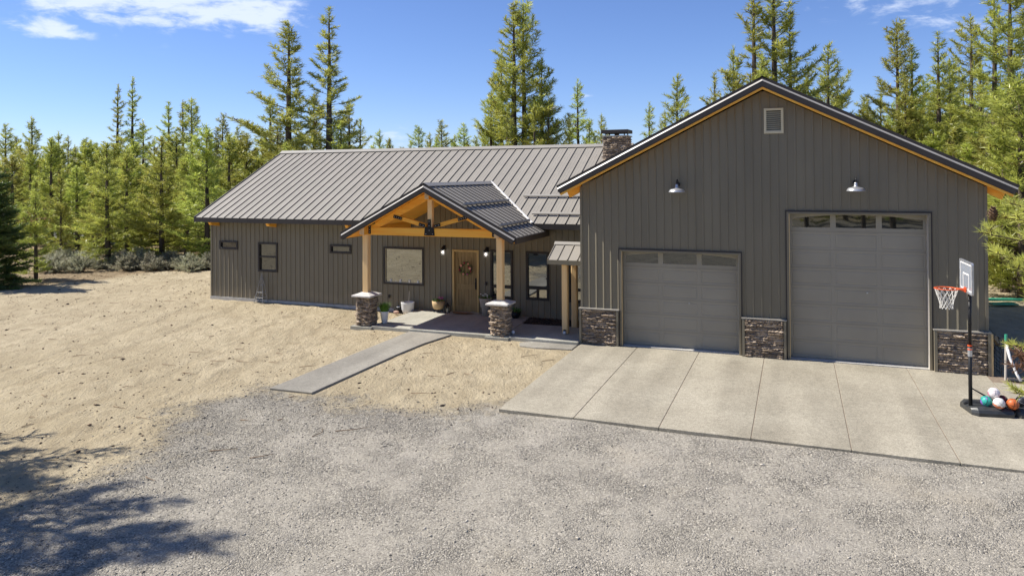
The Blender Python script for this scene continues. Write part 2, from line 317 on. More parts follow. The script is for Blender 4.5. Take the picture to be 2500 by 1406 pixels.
def concrete_mat(name, c1, c2, speck=.5):
    mm, n, l, b = mat(name)
    geo = n.new('ShaderNodeNewGeometry'); P = geo.outputs['Position']
    def N(scale, detail=5, rough=.55):
        q = n.new('ShaderNodeTexNoise'); q.inputs['Scale'].default_value = scale; q.inputs['Detail'].default_value = detail; q.inputs['Roughness'].default_value = rough
        l.new(P, q.inputs['Vector']); return q.outputs[0]
    def ramp(f, a, b2, lo=0, hi=1):
        q = n.new('ShaderNodeMapRange'); q.inputs[1].default_value = a; q.inputs[2].default_value = b2; q.inputs[3].default_value = lo; q.inputs[4].default_value = hi; l.new(f, q.inputs[0]); return q.outputs[0]
    m1 = n.new('ShaderNodeMix'); m1.data_type = 'RGBA'; m1.inputs[6].default_value = (*c1, 1); m1.inputs[7].default_value = (*c2, 1); l.new(ramp(N(.55, 4), .35, .65), m1.inputs[0])
    vo = n.new('ShaderNodeTexVoronoi'); vo.inputs['Scale'].default_value = 55; l.new(P, vo.inputs['Vector'])
    sc_ = n.new('ShaderNodeSeparateColor'); l.new(vo.outputs['Color'], sc_.inputs[0])
    hv = n.new('ShaderNodeHueSaturation'); l.new(m1.outputs[2], hv.inputs['Color']); l.new(ramp(sc_.outputs[0], 0, 1, 1 - speck * .5, 1 + speck * .4), hv.inputs['Value'])
    ms = n.new('ShaderNodeMapping'); ms.inputs['Scale'].default_value = (1.1, .10, 1); l.new(P, ms.inputs[0]); ns = n.new('ShaderNodeTexNoise'); ns.inputs['Scale'].default_value = 1.0; ns.inputs['Detail'].default_value = 2; l.new(ms.outputs[0], ns.inputs['Vector'])
    h3 = n.new('ShaderNodeHueSaturation'); l.new(hv.outputs[0], h3.inputs['Color']); l.new(ramp(ns.outputs[0], .4, .65, .95, 1.16), h3.inputs['Value']); hv = h3
    h2 = n.new('ShaderNodeHueSaturation'); l.new(hv.outputs[0], h2.inputs['Color']); l.new(ramp(N(7, 5, .7), .3, .7, .88, 1.1), h2.inputs['Value'])
    h4 = n.new('ShaderNodeHueSaturation'); l.new(h2.outputs[0], h4.inputs['Color']); l.new(ramp(N(1.4, 6, .7), .56, .74, 1.0, .80), h4.inputs['Value'])
    l.new(h4.outputs[0], b.inputs['Base Color']); b.inputs['Roughness'].default_value = .85; b.inputs['Specular IOR Level'].default_value = .2
    bp = n.new('ShaderNodeBump'); bp.inputs['Strength'].default_value = .4; bp.inputs['Distance'].default_value = .006
    l.new(vo.outputs['Distance'], bp.inputs['Height']); l.new(bp.outputs[0], b.inputs['Normal'])
    return mm
M['drive'] = concrete_mat('exposed_aggregate', (0.299, 0.268, 0.207), (0.362, 0.328, 0.257))
M['walk'] = concrete_mat('path_concrete', (0.242, 0.224, 0.191), (0.286, 0.267, 0.227), .35)
M['porch'] = concrete_mat('porch_concrete', (.335, .325, .275), (.39, .378, .325), .3)

def point_col_mat(name, lo, hi, rough=.9):
    mm, n, l, b = mat(name)
    at = n.new('ShaderNodeAttribute'); at.attribute_name = 'tint'
    cr = n.new('ShaderNodeValToRGB'); e = cr.color_ramp.elements; e[0].color = (*lo, 1); e[1].color = (*hi, 1)
    l.new(at.outputs['Fac'], cr.inputs[0]); l.new(cr.outputs[0], b.inputs['Base Color']); b.inputs['Roughness'].default_value = rough
    return mm
M['pebble'] = point_col_mat('pebbles', (.12, .112, .098), (.70, .635, .525))
M['debris'] = point_col_mat('sand_debris', (.035, .025, .02), (.22, .15, .09))

# ------------------------------------------------------------------ mesh helpers
def link(o, parent=None):
    C.objects.link(o)
    if parent is not None:
        o.parent = parent
        o.matrix_parent_inverse = Matrix.Translation(-parent.matrix_basis.translation) if parent.type == 'EMPTY' else Matrix.Identity(4)
    return o
class MB:
    def __init__(s): s.v = []; s.f = []
    def add(s, vs, fs):
        k = len(s.v); s.v += [tuple(x) for x in vs]; s.f += [tuple(k + i for i in f) for f in fs]; return s
    def box(s, x0, x1, y0, y1, z0, z1):
        return s.add([(x0, y0, z0), (x1, y0, z0), (x1, y1, z0), (x0, y1, z0), (x0, y0, z1), (x1, y0, z1), (x1, y1, z1), (x0, y1, z1)],
                     [(0, 3, 2, 1), (4, 5, 6, 7), (0, 1, 5, 4), (1, 2, 6, 5), (2, 3, 7, 6), (3, 0, 4, 7)])
    def beam(s, p0, p1, w, h, up=(0, 0, 1), ext0=0, ext1=0):
        p0 = Vector(p0); p1 = Vector(p1); d = (p1 - p0).normalized(); p0 = p0 - d * ext0; p1 = p1 + d * ext1
        side = d.cross(Vector(up)).normalized(); u2 = side.cross(d).normalized()
        vs = [p + side * (sx * w / 2) + u2 * (sz * h / 2) for p in (p0, p1) for sx, sz in ((-1, -1), (1, -1), (1, 1), (-1, 1))]
        return s.add(vs, [(0, 1, 2, 3), (7, 6, 5, 4), (0, 4, 5, 1), (1, 5, 6, 2), (2, 6, 7, 3), (3, 7, 4, 0)])
    def prism(s, pts, ax, a0, a1):
        n = len(pts)
        def P(p, a): return {'x': (a, p[0], p[1]), 'y': (p[0], a, p[1]), 'z': (p[0], p[1], a)}[ax]
        vs = [P(p, a0) for p in pts] + [P(p, a1) for p in pts]
        fs = [tuple(range(n))[::-1], tuple(range(n, 2 * n))] + [(i, (i + 1) % n, n + (i + 1) % n, n + i) for i in range(n)]
        return s.add(vs, fs)
    def tube(s, pts, rad, n=6, cap=True):
        pts = [Vector(p) for p in pts]; rad = rad if hasattr(rad, '__len__') else [rad] * len(pts)
        vs = []; prev = None
        for i, p in enumerate(pts):
            d = (pts[min(i + 1, len(pts) - 1)] - pts[max(i - 1, 0)]).normalized()
            a = prev if prev is not None and abs(d.dot(prev)) < .95 else (Vector((0, 0, 1)) if abs(d.z) < .9 else Vector((1, 0, 0)))
            x = (a - d * a.dot(d)).normalized(); y = d.cross(x); prev = x
            vs += [p + (x * math.cos(2 * math.pi * k / n) + y * math.sin(2 * math.pi * k / n)) * rad[i] for k in range(n)]
        fs = [(i * n + k, i * n + (k + 1) % n, (i + 1) * n + (k + 1) % n, (i + 1) * n + k) for i in range(len(pts) - 1) for k in range(n)]
        if cap: fs += [tuple(range(n))[::-1], tuple(range((len(pts) - 1) * n, len(pts) * n))]
        return s.add(vs, fs)
    def lathe(s, prof, c=(0, 0, 0), n=20):
        vs = [(c[0] + r * math.cos(2 * math.pi * k / n), c[1] + r * math.sin(2 * math.pi * k / n), c[2] + z) for r, z in prof for k in range(n)]
        fs = [(i * n + k, i * n + (k + 1) % n, (i + 1) * n + (k + 1) % n, (i + 1) * n + k) for i in range(len(prof) - 1) for k in range(n)]
        fs += [tuple(range(n))[::-1], tuple(range((len(prof) - 1) * n, len(prof) * n))]
        return s.add(vs, fs)
    def sphere(s, c, r, n=14, m=9, sq=(1, 1, 1)):
        prof = []
        vs = [(c[0] + r * sq[0] * math.sin(math.pi * j / m) * math.cos(2 * math.pi * k / n), c[1] + r * sq[1] * math.sin(math.pi * j / m) * math.sin(2 * math.pi * k / n), c[2] - r * sq[2] * math.cos(math.pi * j / m)) for j in range(1, m) for k in range(n)]
        vs += [(c[0], c[1], c[2] - r * sq[2]), (c[0], c[1], c[2] + r * sq[2])]; a = len(vs) - 2; b = a + 1
        fs = [(j * n + k, j * n + (k + 1) % n, (j + 1) * n + (k + 1) % n, (j + 1) * n + k) for j in range(m - 2) for k in range(n)]
        fs += [(a, (k + 1) % n, k) for k in range(n)] + [(b, (m - 2) * n + k, (m - 2) * n + (k + 1) % n) for k in range(n)]
        return s.add(vs, fs)
    def build(s, name, material, parent=None, bevel=0, smooth=False, weighted=False):
        me = bpy.data.meshes.new(name); me.from_pydata(s.v, [], s.f); me.materials.append(M[material] if isinstance(material, str) else material)
        if bevel:
            bm = bmesh.new(); bm.from_mesh(me)
            bmesh.ops.bevel(bm, geom=bm.edges[:], offset=bevel, segments=1, affect='EDGES', clamp_overlap=True); bm.to_mesh(me); bm.free()
        if smooth:
            me.polygons.foreach_set('use_smooth', [True] * len(me.polygons))
        o = bpy.data.objects.new(name, me); return link(o, parent)
def tag(o, label=None, cat=None, group=None, kind=None):
    if label: o['label'] = label
    if cat: o['category'] = cat
    if group: o['group'] = group
    if kind: o['kind'] = kind
    return o
def thing(name, loc, label, cat, group=None):
    o = bpy.data.objects.new(name, None); o.location = loc; o.empty_display_size = .2; C.objects.link(o)
    return tag(o, label, cat, group)
def tri_mesh(name, V, F, tint=None, mats=()):
    me = bpy.data.meshes.new(name)
    nv, nf, k = len(V), len(F), F.shape[1]
    me.vertices.add(nv); me.vertices.foreach_set('co', V.astype(np.float32).ravel())
    me.loops.add(nf * k); me.loops.foreach_set('vertex_index', F.astype(np.int32).ravel())
    me.polygons.add(nf); me.polygons.foreach_set('loop_start', np.arange(0, nf * k, k, dtype=np.int32)); me.polygons.foreach_set('loop_total', np.full(nf, k, dtype=np.int32))
    me.update(calc_edges=True)
    if tint is not None:
        a = me.attributes.new('tint', 'FLOAT', 'POINT'); a.data.foreach_set('value', tint.astype(np.float32))
    for q in mats: me.materials.append(M[q])
    return me

# ------------------------------------------------------------------ ground
YG, YH = 22.68, 25.73
GXL, GXR, GXC = -6.43, 4.73, -0.86
# outline of the gravel lot in front (everything else is sand)
GPOLY = [(-12.6, 12.3), (-13.3, 13.4), (-13.0, 14.3), (-12.55, 15.12), (-11.2, 15.18), (-10.6, 14.9), (-9.4, 14.75), (-8.3, 14.8), (-7.2, 15.15), (-6.35, 15.75), (-6.0, 17.4), (6.5, 17.4), (20, 17),
         (60, 15), (60, -40), (-16, -40), (-14.2, 0), (-12.9, 5), (-12.5, 8.0), (-11.7, 9.7), (-11.75, 11.2)]
def inside_dist(px, py, poly):
    ins = np.zeros(px.shape, bool); dmin = np.full(px.shape, 1e9)
    n = len(poly)
    for i in range(n):
        x0, y0 = poly[i]; x1, y1 = poly[(i + 1) % n]
        c = ((y0 > py) != (y1 > py)) & (px < (x1 - x0) * (py - y0) / (y1 - y0 + 1e-12) + x0); ins ^= c
        t = np.clip(((px - x0) * (x1 - x0) + (py - y0) * (y1 - y0)) / ((x1 - x0) ** 2 + (y1 - y0) ** 2), 0, 1)
        dmin = np.minimum(dmin, np.hypot(px - x0 - t * (x1 - x0), py - y0 - t * (y1 - y0)))
    return np.where(ins, dmin, -dmin)
def vnoise(x, y, seed):
    r = np.random.default_rng(seed); tab = r.random((256, 256))
    xi = np.floor(x).astype(int); yi = np.floor(y).astype(int); fx = x - xi; fy = y - yi
    fx = fx * fx * (3 - 2 * fx); fy = fy * fy * (3 - 2 * fy)
    g = lambda a, b: tab[a % 256, b % 256]
    return (g(xi, yi) * (1 - fx) + g(xi + 1, yi) * fx) * (1 - fy) + (g(xi, yi + 1) * (1 - fx) + g(xi + 1, yi + 1) * fx) * fy - .5
def ground_field(x, y):
    x = np.asarray(x, float); y = np.asarray(y, float)
    sdist = inside_dist(x, y, GPOLY) + vnoise(x * 1.3, y * 1.3, 3) * .9 + vnoise(x * 4, y * 4, 4) * .35
    g = np.clip(sdist / 1.3 * .5 + .5, 0, 1)
    h = vnoise(x * .35, y * .35, 1) * .05 + vnoise(x * 1.1, y * 1.1, 2) * .03
    ca, sa = math.cos(R(116)), math.sin(R(116)); xr = x * ca + y * sa; yr = -x * sa + y * ca
    tr = vnoise(xr * 1.1, yr * 2.6, 5) * .05 + vnoise(x * 3.1, y * 4.1, 6) * .04 + vnoise(x * 7, y * 8, 9) * .02
    h = h + tr * (1 - g * .75) - .060
    far = np.clip((np.hypot(x + 8, y - 20) - 30) / 30, 0, 1)
    h = h + far * vnoise(x * .08, y * .08, 8) * .8 * np.clip((y - 28) / 20, 0, 1)
    # flush beside buildings and slabs
    bx = np.maximum(np.maximum(-15.0 - x, x - 9.5), 0); by = np.maximum(np.maximum(15.3 - y, y - 24), 0)
    forest = np.clip((y - (33.5 - .18 * np.clip(-x - 20, 0, 60) * .6)) / 4, 0, 1)
    forest = np.where(x > 5.5, np.clip((y - 45) / 4, 0, 1), forest)
    forest = np.maximum(forest, np.clip((-x - 34 - (26 - y) * .25) / 3, 0, 1))
    edge = np.exp(-np.clip(sdist, 0, 50) / .9) * np.clip((-6.6 - x) / 1.5, 0, 1) * np.clip((y - 9) / 3, 0.25, 1)
    fx = np.maximum(np.maximum(-12.55 - x, x + 10.8), np.maximum(15.0 - y, y - 22.3)); fx2 = np.maximum(np.maximum(-14.1 - x, x + 6.4), np.maximum(21.5 - y, y - 26))
    near = np.clip(np.minimum(fx, fx2) / .35, 0, 1); h = -.034 + (h + .034) * near
    return h, g, forest, edge
xs = np.concatenate([-np.geomspace(1800, 46, 26), np.arange(-45, -16, .22), np.arange(-16, 9, .10), np.arange(9, 20, .5), np.geomspace(21, 1800, 26)])
ys = np.concatenate([-np.geomspace(1500, 6, 22), np.arange(-5, 6, .8), np.arange(6, 17.5, .09), np.arange(17.5, 36, .16), np.arange(36, 70, .8), np.geomspace(71, 2500, 26)])
XX, YY = np.meshgrid(xs, ys); HH, GG, FF, EE = ground_field(XX, YY)
V = np.stack([XX, YY, HH], -1).reshape(-1, 3); nx, ny = len(xs), len(ys)
I = (np.arange(ny - 1)[:, None] * nx + np.arange(nx - 1)[None, :]).ravel()
F = np.stack([I, I + 1, I + nx + 1, I + nx], -1)
fg = GG.ravel()[F].mean(1) > .5
for nm, sel in (('sand_ground', ~fg), ('gravel_lot', fg)):
    fs = F[sel]; used, inv = np.unique(fs, return_inverse=True)
    me = tri_mesh(nm, V[used], inv.reshape(-1, 4), None, ('ground',))
    for an, arr in (('gravel', GG), ('forest', FF), ('edge', EE)):
        a = me.attributes.new(an, 'FLOAT', 'POINT'); a.data.foreach_set('value', arr.ravel()[used].astype(np.float32))
    me.polygons.foreach_set('use_smooth', np.ones(len(fs), bool))
    o = bpy.data.objects.new(nm, me); C.objects.link(o); o['kind'] = 'structure'
def gz(x, y): return float(ground_field(np.array([x]), np.array([y]))[0][0])

def stones_mesh(name, X, Y, S, mtl, flat=.6, seed=0, tint=None):
    r = np.random.default_rng(seed); n = len(X)
    base = np.array([(1, 0, 0), (0, 1, 0), (-1, 0, 0), (0, -1, 0), (0, 0, 1), (0, 0, -1.)])
    F0 = np.array([(0, 1, 4), (1, 2, 4), (2, 3, 4), (3, 0, 4), (1, 0, 5), (2, 1, 5), (3, 2, 5), (0, 3, 5)])
    P = base[None] * r.uniform(.6, 1.3, (n, 6, 1)) + r.normal(0, .18, (n, 6, 3))
    a = r.uniform(0, 6.28, n); c, s_ = np.cos(a), np.sin(a)
    P = P * S[:, None, None] * np.stack([r.uniform(.8, 1.5, n), r.uniform(.7, 1.1, n), np.full(n, flat)], -1)[:, None, :]
    P = np.stack([P[..., 0] * c[:, None] - P[..., 1] * s_[:, None], P[..., 0] * s_[:, None] + P[..., 1] * c[:, None], P[..., 2]], -1)
    z = ground_field(X, Y)[0]
    P += np.stack([X, Y, z + S * flat * .35], -1)[:, None, :]
    t = np.repeat(r.random(n) if tint is None else tint, 6)
    me = tri_mesh(name, P.reshape(-1, 3), (F0[None] + (np.arange(n) * 6)[:, None, None]).reshape(-1, 3), t, (mtl,))
    o = bpy.data.objects.new(name, me); C.objects.link(o); return o
def scatter(n, x0, x1, y0, y1, cond, seed, pw=1.0):
    r = np.random.default_rng(seed); X = r.uniform(x0, x1, n); Y = y0 + (y1 - y0) * r.random(n) ** pw
    k = cond(X, Y); return X[k], Y[k], r
def in_slab(X, Y):
    return ((X > -6.5) & (Y > 15.45)) | ((X > -14.05) & (Y > 22.0)) | ((X > -12.7) & (X < -10.9) & (Y > 15.0)) | ((X > -8.2) & (Y > 21.3))
r = np.random.default_rng(11); X = r.uniform(-15, 10, 150000); Y = 6 + 10 * r.random(150000) ** 1.1
sdv = inside_dist(X, Y, GPOLY) + vnoise(X * 1.3, Y * 1.3, 3) * .9
clump = vnoise(X * .9, Y * .9, 21) + vnoise(X * 2.3, Y * 2.3, 22) * .6
edge = np.exp(-np.clip(sdv, 0, 9) / 1.4) * (X < -7)
k = (sdv + r.normal(0, .75, len(X)) > .15) & ~in_slab(X, Y) & (r.random(len(X)) < .42 + np.clip(clump, 0, 1) * 1.0 + edge * .6)
X, Y = X[k], Y[k]; S = np.clip(r.lognormal(-4.72, .38, len(X)), .005, .036) * (1 + .35 * edge[k])
tag(stones_mesh('loose_gravel', X, Y, S, 'pebble', .6, 12, np.clip(r.normal(.48, .25, len(X)) - .28 * edge[k], 0, 1)), kind='stuff')
r = np.random.default_rng(13); X = r.uniform(-45, -6.5, 11000); Y = r.uniform(8, 33, 11000)
sdv = inside_dist(X, Y, GPOLY); k = (sdv < -.1) & ~in_slab(X, Y) & ~((Y > 25.3) & (X > -24.8)) & (r.random(len(X)) < .30 + .7 * (vnoise(X * .5, Y * .5, 31) > .05) + .5 * (Y < 13))
X, Y = X[k], Y[k]
tag(stones_mesh('sand_debris', X, Y, np.clip(r.lognormal(-4.1, .5, len(X)), .007, .06), 'debris', .6, 14), kind='stuff')
mb = MB(); rr = random.Random(3)
for i in range(170):
    x, y = rr.uniform(-40, -6.8), rr.uniform(9, 33)
    if (y > 25 and x > -25) or in_slab(np.array([x]), np.array([y]))[0]: continue
    a = rr.gauss(.1, .6); L = rr.uniform(.12, .55) * (1.6 if i % 17 == 0 else 1)
    z = gz(x, y) + .012; k1 = rr.uniform(-.06, .06)
    mb.tube([(x, y, z), (x + math.cos(a) * L / 2 + k1, y + math.sin(a) * L / 2, z + .02), (x + math.cos(a + .2) * L, y + math.sin(a + .2) * L, z + .005)], [.009, .008, .004], 4)
tag(mb.build('fallen_twigs', 'twig'), kind='stuff')

# pale gravel bank seen through the trees on the left
mb = MB(); q = 24
for i in range(q + 1):
    t = i / q; x = -92 + 44 * t; y = 60 - 14 * t + math.sin(t * 9) * 1.2
    for (o_, z_) in ((-3.2, -.3), (-1.6, .7), (0, 1.15 + .25 * math.sin(t * 17)), (2, 1.2), (5, -.3)): mb.v.append((x + o_ * .3, y + o_, z_))
mb.f = [(i * 5 + k, i * 5 + k + 1, i * 5 + k + 6, i * 5 + k + 5) for i in range(q) for k in range(4)]
M['bank'] = noise_mat('pale_bank', (.50, .49, .48), (.68, .67, .66), 1.4, rough=.95, bump=.8, bscale=5, bdist=.2)
tag(mb.build('pale_gravel_bank', 'bank'), kind='structure')

# ------------------------------------------------------------------ concrete
def slab(parent, name, pts, z0, z1, mtl, bev=.012):
    return MB().prism(pts, 'z', z0, z1).build(name, mtl, parent, bevel=bev)
drv = MB().box(-6.38, 9.2, 15.7, 22.62, -.12, -.010).build('driveway', 'concrete_gap'); drv['kind'] = 'structure'
jx = [-6.42, -4.62, -2.75, -.89, .97, 2.80, 4.66, 6.5, 9.3]; jy = [15.62, 17.55, 19.85, 22.66]
for i in range(len(jx) - 1):
    for j in range(3):
        y0 = jy[j] + (.0 if j == 0 else .002); y1 = jy[j + 1] - .002
        if jx[i] > 4.6 and j == 2: y1 = 21.9
        slab(drv, 'concrete_slab', [(jx[i] + .007, y0), (jx[i + 1] - .007, y0), (jx[i + 1] - .007, y1), (jx[i] + .007, y1)], -.12, 0, 'drive', .006)
apron = slab(None, 'concrete_apron', [(-8.15, 21.62), (-7.6, 21.52), (-6.45, 21.68), (-6.45, 22.28), (-8.0, 22.28), (-8.3, 22.0)], -.15, .006, 'walk'); apron['kind'] = 'structure'
path = slab(None, 'front_path', [(-12.48, 15.12), (-11.22, 15.16), (-11.20, 19.3), (-11.12, 20.8), (-10.86, 22.28), (-12.46, 22.28)], -.12, .018, 'walk'); path['kind'] = 'structure'
porch = slab(None, 'porch_floor', [(-13.98, 22.3), (-9.12, 22.3), (-9.12, 24.46), (-9.28, 25.70), (-13.98, 25.70)], -.12, .09, 'porch'); porch['kind'] = 'structure'
pf2 = slab(None, 'side_walk', [(-9.1, 22.3), (-6.45, 22.3), (-6.45, 24.5), (-7.6, 24.52), (-9.1, 24.44)], -.12, .085, 'porch'); pf2['kind'] = 'structure'
bed = MB().box(-9.22, -6.5, 24.46, 25.7, -.1, .055).build('mulch_bed', 'mulch'); bed['kind'] = 'structure'
r = np.random.default_rng(5); X = r.uniform(-9.2, -6.6, 900); Y = r.uniform(24.5, 25.65, 900)
o = stones_mesh('bark_mulch', X, Y, r.uniform(.012, .045, 900), 'debris', .5, 6, r.random(900) ** 2 * .6); o.location.z = .11; o['kind'] = 'stuff'

# ------------------------------------------------------------------ siding, stones, roofs
def siding(parent, o0, u, nrm, width, zb, zt, openings=(), pitch=.2372, core=.12, corner=True, mtl='siding'):
    """vertical ribbed panels along u from o0 (x,y); zb/zt functions of u; openings (u0,u1,z0,z1)"""
    ux, uy = u; nx_, ny_ = nrm
    n = int(math.ceil(width / pitch - 1e-6))
    prof = [(0, 0), (.040, .022), (.048, .022), (.058, 0), (pitch, 0)]
    def out_at(s):
        s = min(max(s, 0), pitch)
        for (a, b), (c, d) in zip(prof, prof[1:]):
            if a <= s <= c: return b + (d - b) * (s - a) / (c - a)
        return 0
    for i in range(n):
        a = i * pitch; b = min(a + pitch, width)
        cuts = sorted(set([a] + [a + p[0] for p in prof[1:] if a + p[0] < b] + [b] + [q for op in openings for q in op[:2] if a < q < b]))
        pcs = {}; whole = False
        for s0, s1 in zip(cuts, cuts[1:]):
            if s1 - s0 < 1e-4: continue
            mid = (s0 + s1) / 2
            holes = sorted([(op[2], op[3]) for op in openings if op[0] < mid < op[1]])
            zl = [(zb(s0), zb(s1))]; spans = []
            cur = (zb(s0), zb(s1))
            for h0, h1 in holes:
                if h0 > max(cur) + .005: spans.append((cur, (h0, h0)))
                cur = (h1, h1)
            spans.append((cur, (zt(s0), zt(s1))))
            o0_, o1_ = out_at(s0 - a + 1e-6), out_at(s1 - a - 1e-6)
            whole = whole or not holes
            for lv, (lo, hi) in enumerate(spans):
                if hi[0] - lo[0] < .01 and hi[1] - lo[1] < .01: continue
                P = lambda s, o_, z: (o0[0] + ux * s + nx_ * o_, o0[1] + uy * s + ny_ * o_, z)
                if holes and hi[0] > holes[-1][1] + .01: lv = 1
                pcs.setdefault(lv, MB()).add([P(s0, o0_, lo[0]), P(s1, o1_, lo[1]), P(s1, o1_, hi[1]), P(s0, o0_, hi[0])], [(0, 1, 2, 3)])
        if whole and len(pcs) > 1:
            for q in list(pcs)[1:]: pcs[list(pcs)[0]].add(pcs[q].v, pcs[q].f)
            pcs = {0: pcs[list(pcs)[0]]}
        for q in pcs.values(): q.build('siding_panel', mtl, parent)

def base_stone(seed):
    r = random.Random(seed); nx_ = 5; zs_ = (-.5, -.22, .18, .5); vs = []; fs = []
    for k, z in enumerate(zs_):
        for i in range(nx_):
            x = -.5 + i / (nx_ - 1); e = i in (0, nx_ - 1)
            y = -.5 + (0.30 if k == 0 else .46 if k == 3 else r.uniform(-.06, .16)) + (r.uniform(.12, .40) if e else r.uniform(-.20, .22))
            vs.append((x + (0 if e else r.uniform(-.07, .07)), y, z + (r.uniform(-.06, .06) if k in (0, 3) else r.uniform(-.08, .08))))
    nf = len(vs)
    for k in range(3):
        for i in range(nx_ - 1): a = k * nx_ + i; fs.append((a, a + 1, a + nx_ + 1, a + nx_))
    vs += [(-.5, .5, -.5), (.5, .5, -.5), (.5, .5, .5), (-.5, .5, .5)]
    fs += [tuple([nf] + [nf + 1] + [i for i in range(nx_ - 1, -1, -1)]), tuple([nf + 3] + [15 + i for i in range(nx_)] + [nf + 2]),
           (nf, 0, nx_, 2 * nx_, 3 * nx_, nf + 3), (nf + 1, nf + 2, 4 * nx_ - 1, 3 * nx_ - 1, 2 * nx_ - 1, nx_ - 1)]
    me = bpy.data.meshes.new('ledger_stone'); me.from_pydata(vs, [], fs); me.update(); me.materials.append(M['stone']); return me
SM = [base_stone(i) for i in range(7)]
def stone_face(parent, o0, u, nrm, width, z0, z1, rr, lmin=.13, lmax=.42):
    """courses of ledger stones on a vertical face"""
    z = z0; ang = math.atan2(u[1], u[0])
    while z < z1 - .02:
        h = min(rr.uniform(.042, .085), z1 - z)
        if z1 - z - h < .03: h = z1 - z
        s = 0
        while s < width - .01:
            L = min(rr.uniform(lmin, lmax), width - s)
            if width - s - L < .07: L = width - s
            d = rr.choice([.055, .07, .085, .105, .13]) + rr.uniform(-.008, .008)
            o = bpy.data.objects.new('stone', SM[rr.randrange(7)]); C.objects.link(o); o.parent = parent
            if parent.type == 'EMPTY': o.matrix_parent_inverse = Matrix.Translation(-parent.matrix_basis.translation)
            c = s + L / 2
            o.location = (o0[0] + u[0] * c + nrm[0] * (d / 2 - .01), o0[1] + u[1] * c + nrm[1] * (d / 2 - .01), z + h / 2)
            o.rotation_euler = (rr.uniform(-.12, .04), 0, ang + rr.uniform(-.10, .06)); o.scale = (L * .99, d, h * .94)
            s += L
        z += h

def rake(parent, y, xa, za, xb, zb_, name='rake_trim', hw=1.0, wood=0):
    """stepped metal trim down a gable edge in plane y, from apex a to eave b"""
    d = Vector((xb - xa, 0, zb_ - za)).normalized(); up = Vector((-d.z, 0, d.x))
    if up.z < 0: up = -up
    # profile in (out = -y, up): top cap, 45 degree ledge, fascia
    pr = [(.00, .055), (.030, .055), (.030, -.028), (.062, -.072), (.062, -.205 * hw), (.045, -.205 * hw), (.045, -.225 * hw), (.0, -.225 * hw)]
    A = Vector((xa, y, za)); B = Vector((xb, y, zb_)); n = len(pr); vs = []
    for P, isap in ((A, True), (B, False)):
        for o_, q in pr:
            p = P + up * q
            if isap: p = Vector((xa, y, za + q / up.z))
            vs.append((p.x, y - o_, p.z))
    fs = [(i, (i + 1) % n, n + (i + 1) % n, n + i) for i in range(n)] + [tuple(range(n)), tuple(range(n, 2 * n))[::-1]]
    tr_ = MB().add(vs, fs).build(name, 'trim', parent)
    hs = []
    for k in (0, 1):
        for o_, q in ((.0325, -.0255), (.0650, -.0695), (.0625, -.0740), (.030, -.030)):
            v = Vector(vs[k * n + 2]); P = A if k == 0 else B; p = P + up * q
            if k == 0: p = Vector((xa, y, za + q / up.z))
            hs.append((p.x, y - o_, p.z))
    MB().add(hs, [(0, 1, 5, 4), (1, 2, 6, 5), (2, 3, 7, 6), (3, 0, 4, 7)]).build('drip_edge_highlight', 'hem', tr_)  # strip over the ledge that carries the painted highlight
    if wood:
        ws = []
        for k in (0, 1):
            for o_, q in ((.035, -.226), (.035, -.226 - wood), (-.02, -.226 - wood), (-.02, -.226)):
                P = A if k == 0 else B; p = P + up * q
                if k == 0: p = Vector((xa, y, za + q / up.z))
                ws.append((p.x, y - o_, p.z))
        MB().add(ws, [(0, 1, 5, 4), (1, 2, 6, 5), (2, 3, 7, 6), (3, 0, 4, 7), (0, 1, 2, 3), (7, 6, 5, 4)]).build('barge_board', 'woodx', parent)
    return tr_

# ------------------------------------------------------------------ GARAGE
gar = thing('garage', (GXC, YG, 0), 'tall dark brown metal-clad garage wing with a gable front and two roll-up doors', 'garage')
GS = .505; ZAP = 7.79                       # wall apex (under the soffit)
gtop = lambda x: ZAP - GS * abs(x - GXC)
GD = [(-5.17, -1.53, 3.01), (-.25, 3.42, 4.25)]
siding(gar, (GXL, YG), (1, 0), (0, -1), GXR - GXL, lambda s: 0, lambda s: gtop(GXL + s), [(a - GXL, b - GXL, -.1, h) for a, b, h in GD] + [(-.83 - GXL, -.32 - GXL, 6.54, 7.25)])
GYB = 34.2
siding(gar, (GXL, GYB), (0, -1), (-1, 0), GYB - YG, lambda s: 0, lambda s: gtop(GXL))
siding(gar, (GXR, YG), (0, 1), (1, 0), GYB - YG, lambda s: 0, lambda s: gtop(GXR))
mb = MB()
pts = [(GXL + .05, -.1), (GXR - .05, -.1), (GXR - .05, gtop(GXR)), (GXC, ZAP), (GXL + .05, gtop(GXL))]
mb.prism(pts, 'y', YG + .36, YG + .46); mb.prism(pts, 'y', GYB - .1, GYB)
mb.box(GXL + .03, GXL + .12, YG + .24, GYB, 0, gtop(GXL)); mb.box(GXR - .12, GXR - .03, YG + .24, GYB, 0, gtop(GXR))
mb.build('wall', 'siding', gar)
for qa, qb in ((GXL - .012, GXL + .06), (GXR - .06, GXR + .012)): MB().box(qa, qb, YG - .03, YG + .05, 0, gtop(GXL)).build('corner_trim', 'siding', gar)
YF, YB = YG - .48, GYB + .48; EX = 6.17
ztp = lambda x: 8.10 - .505 * abs(x - GXC)
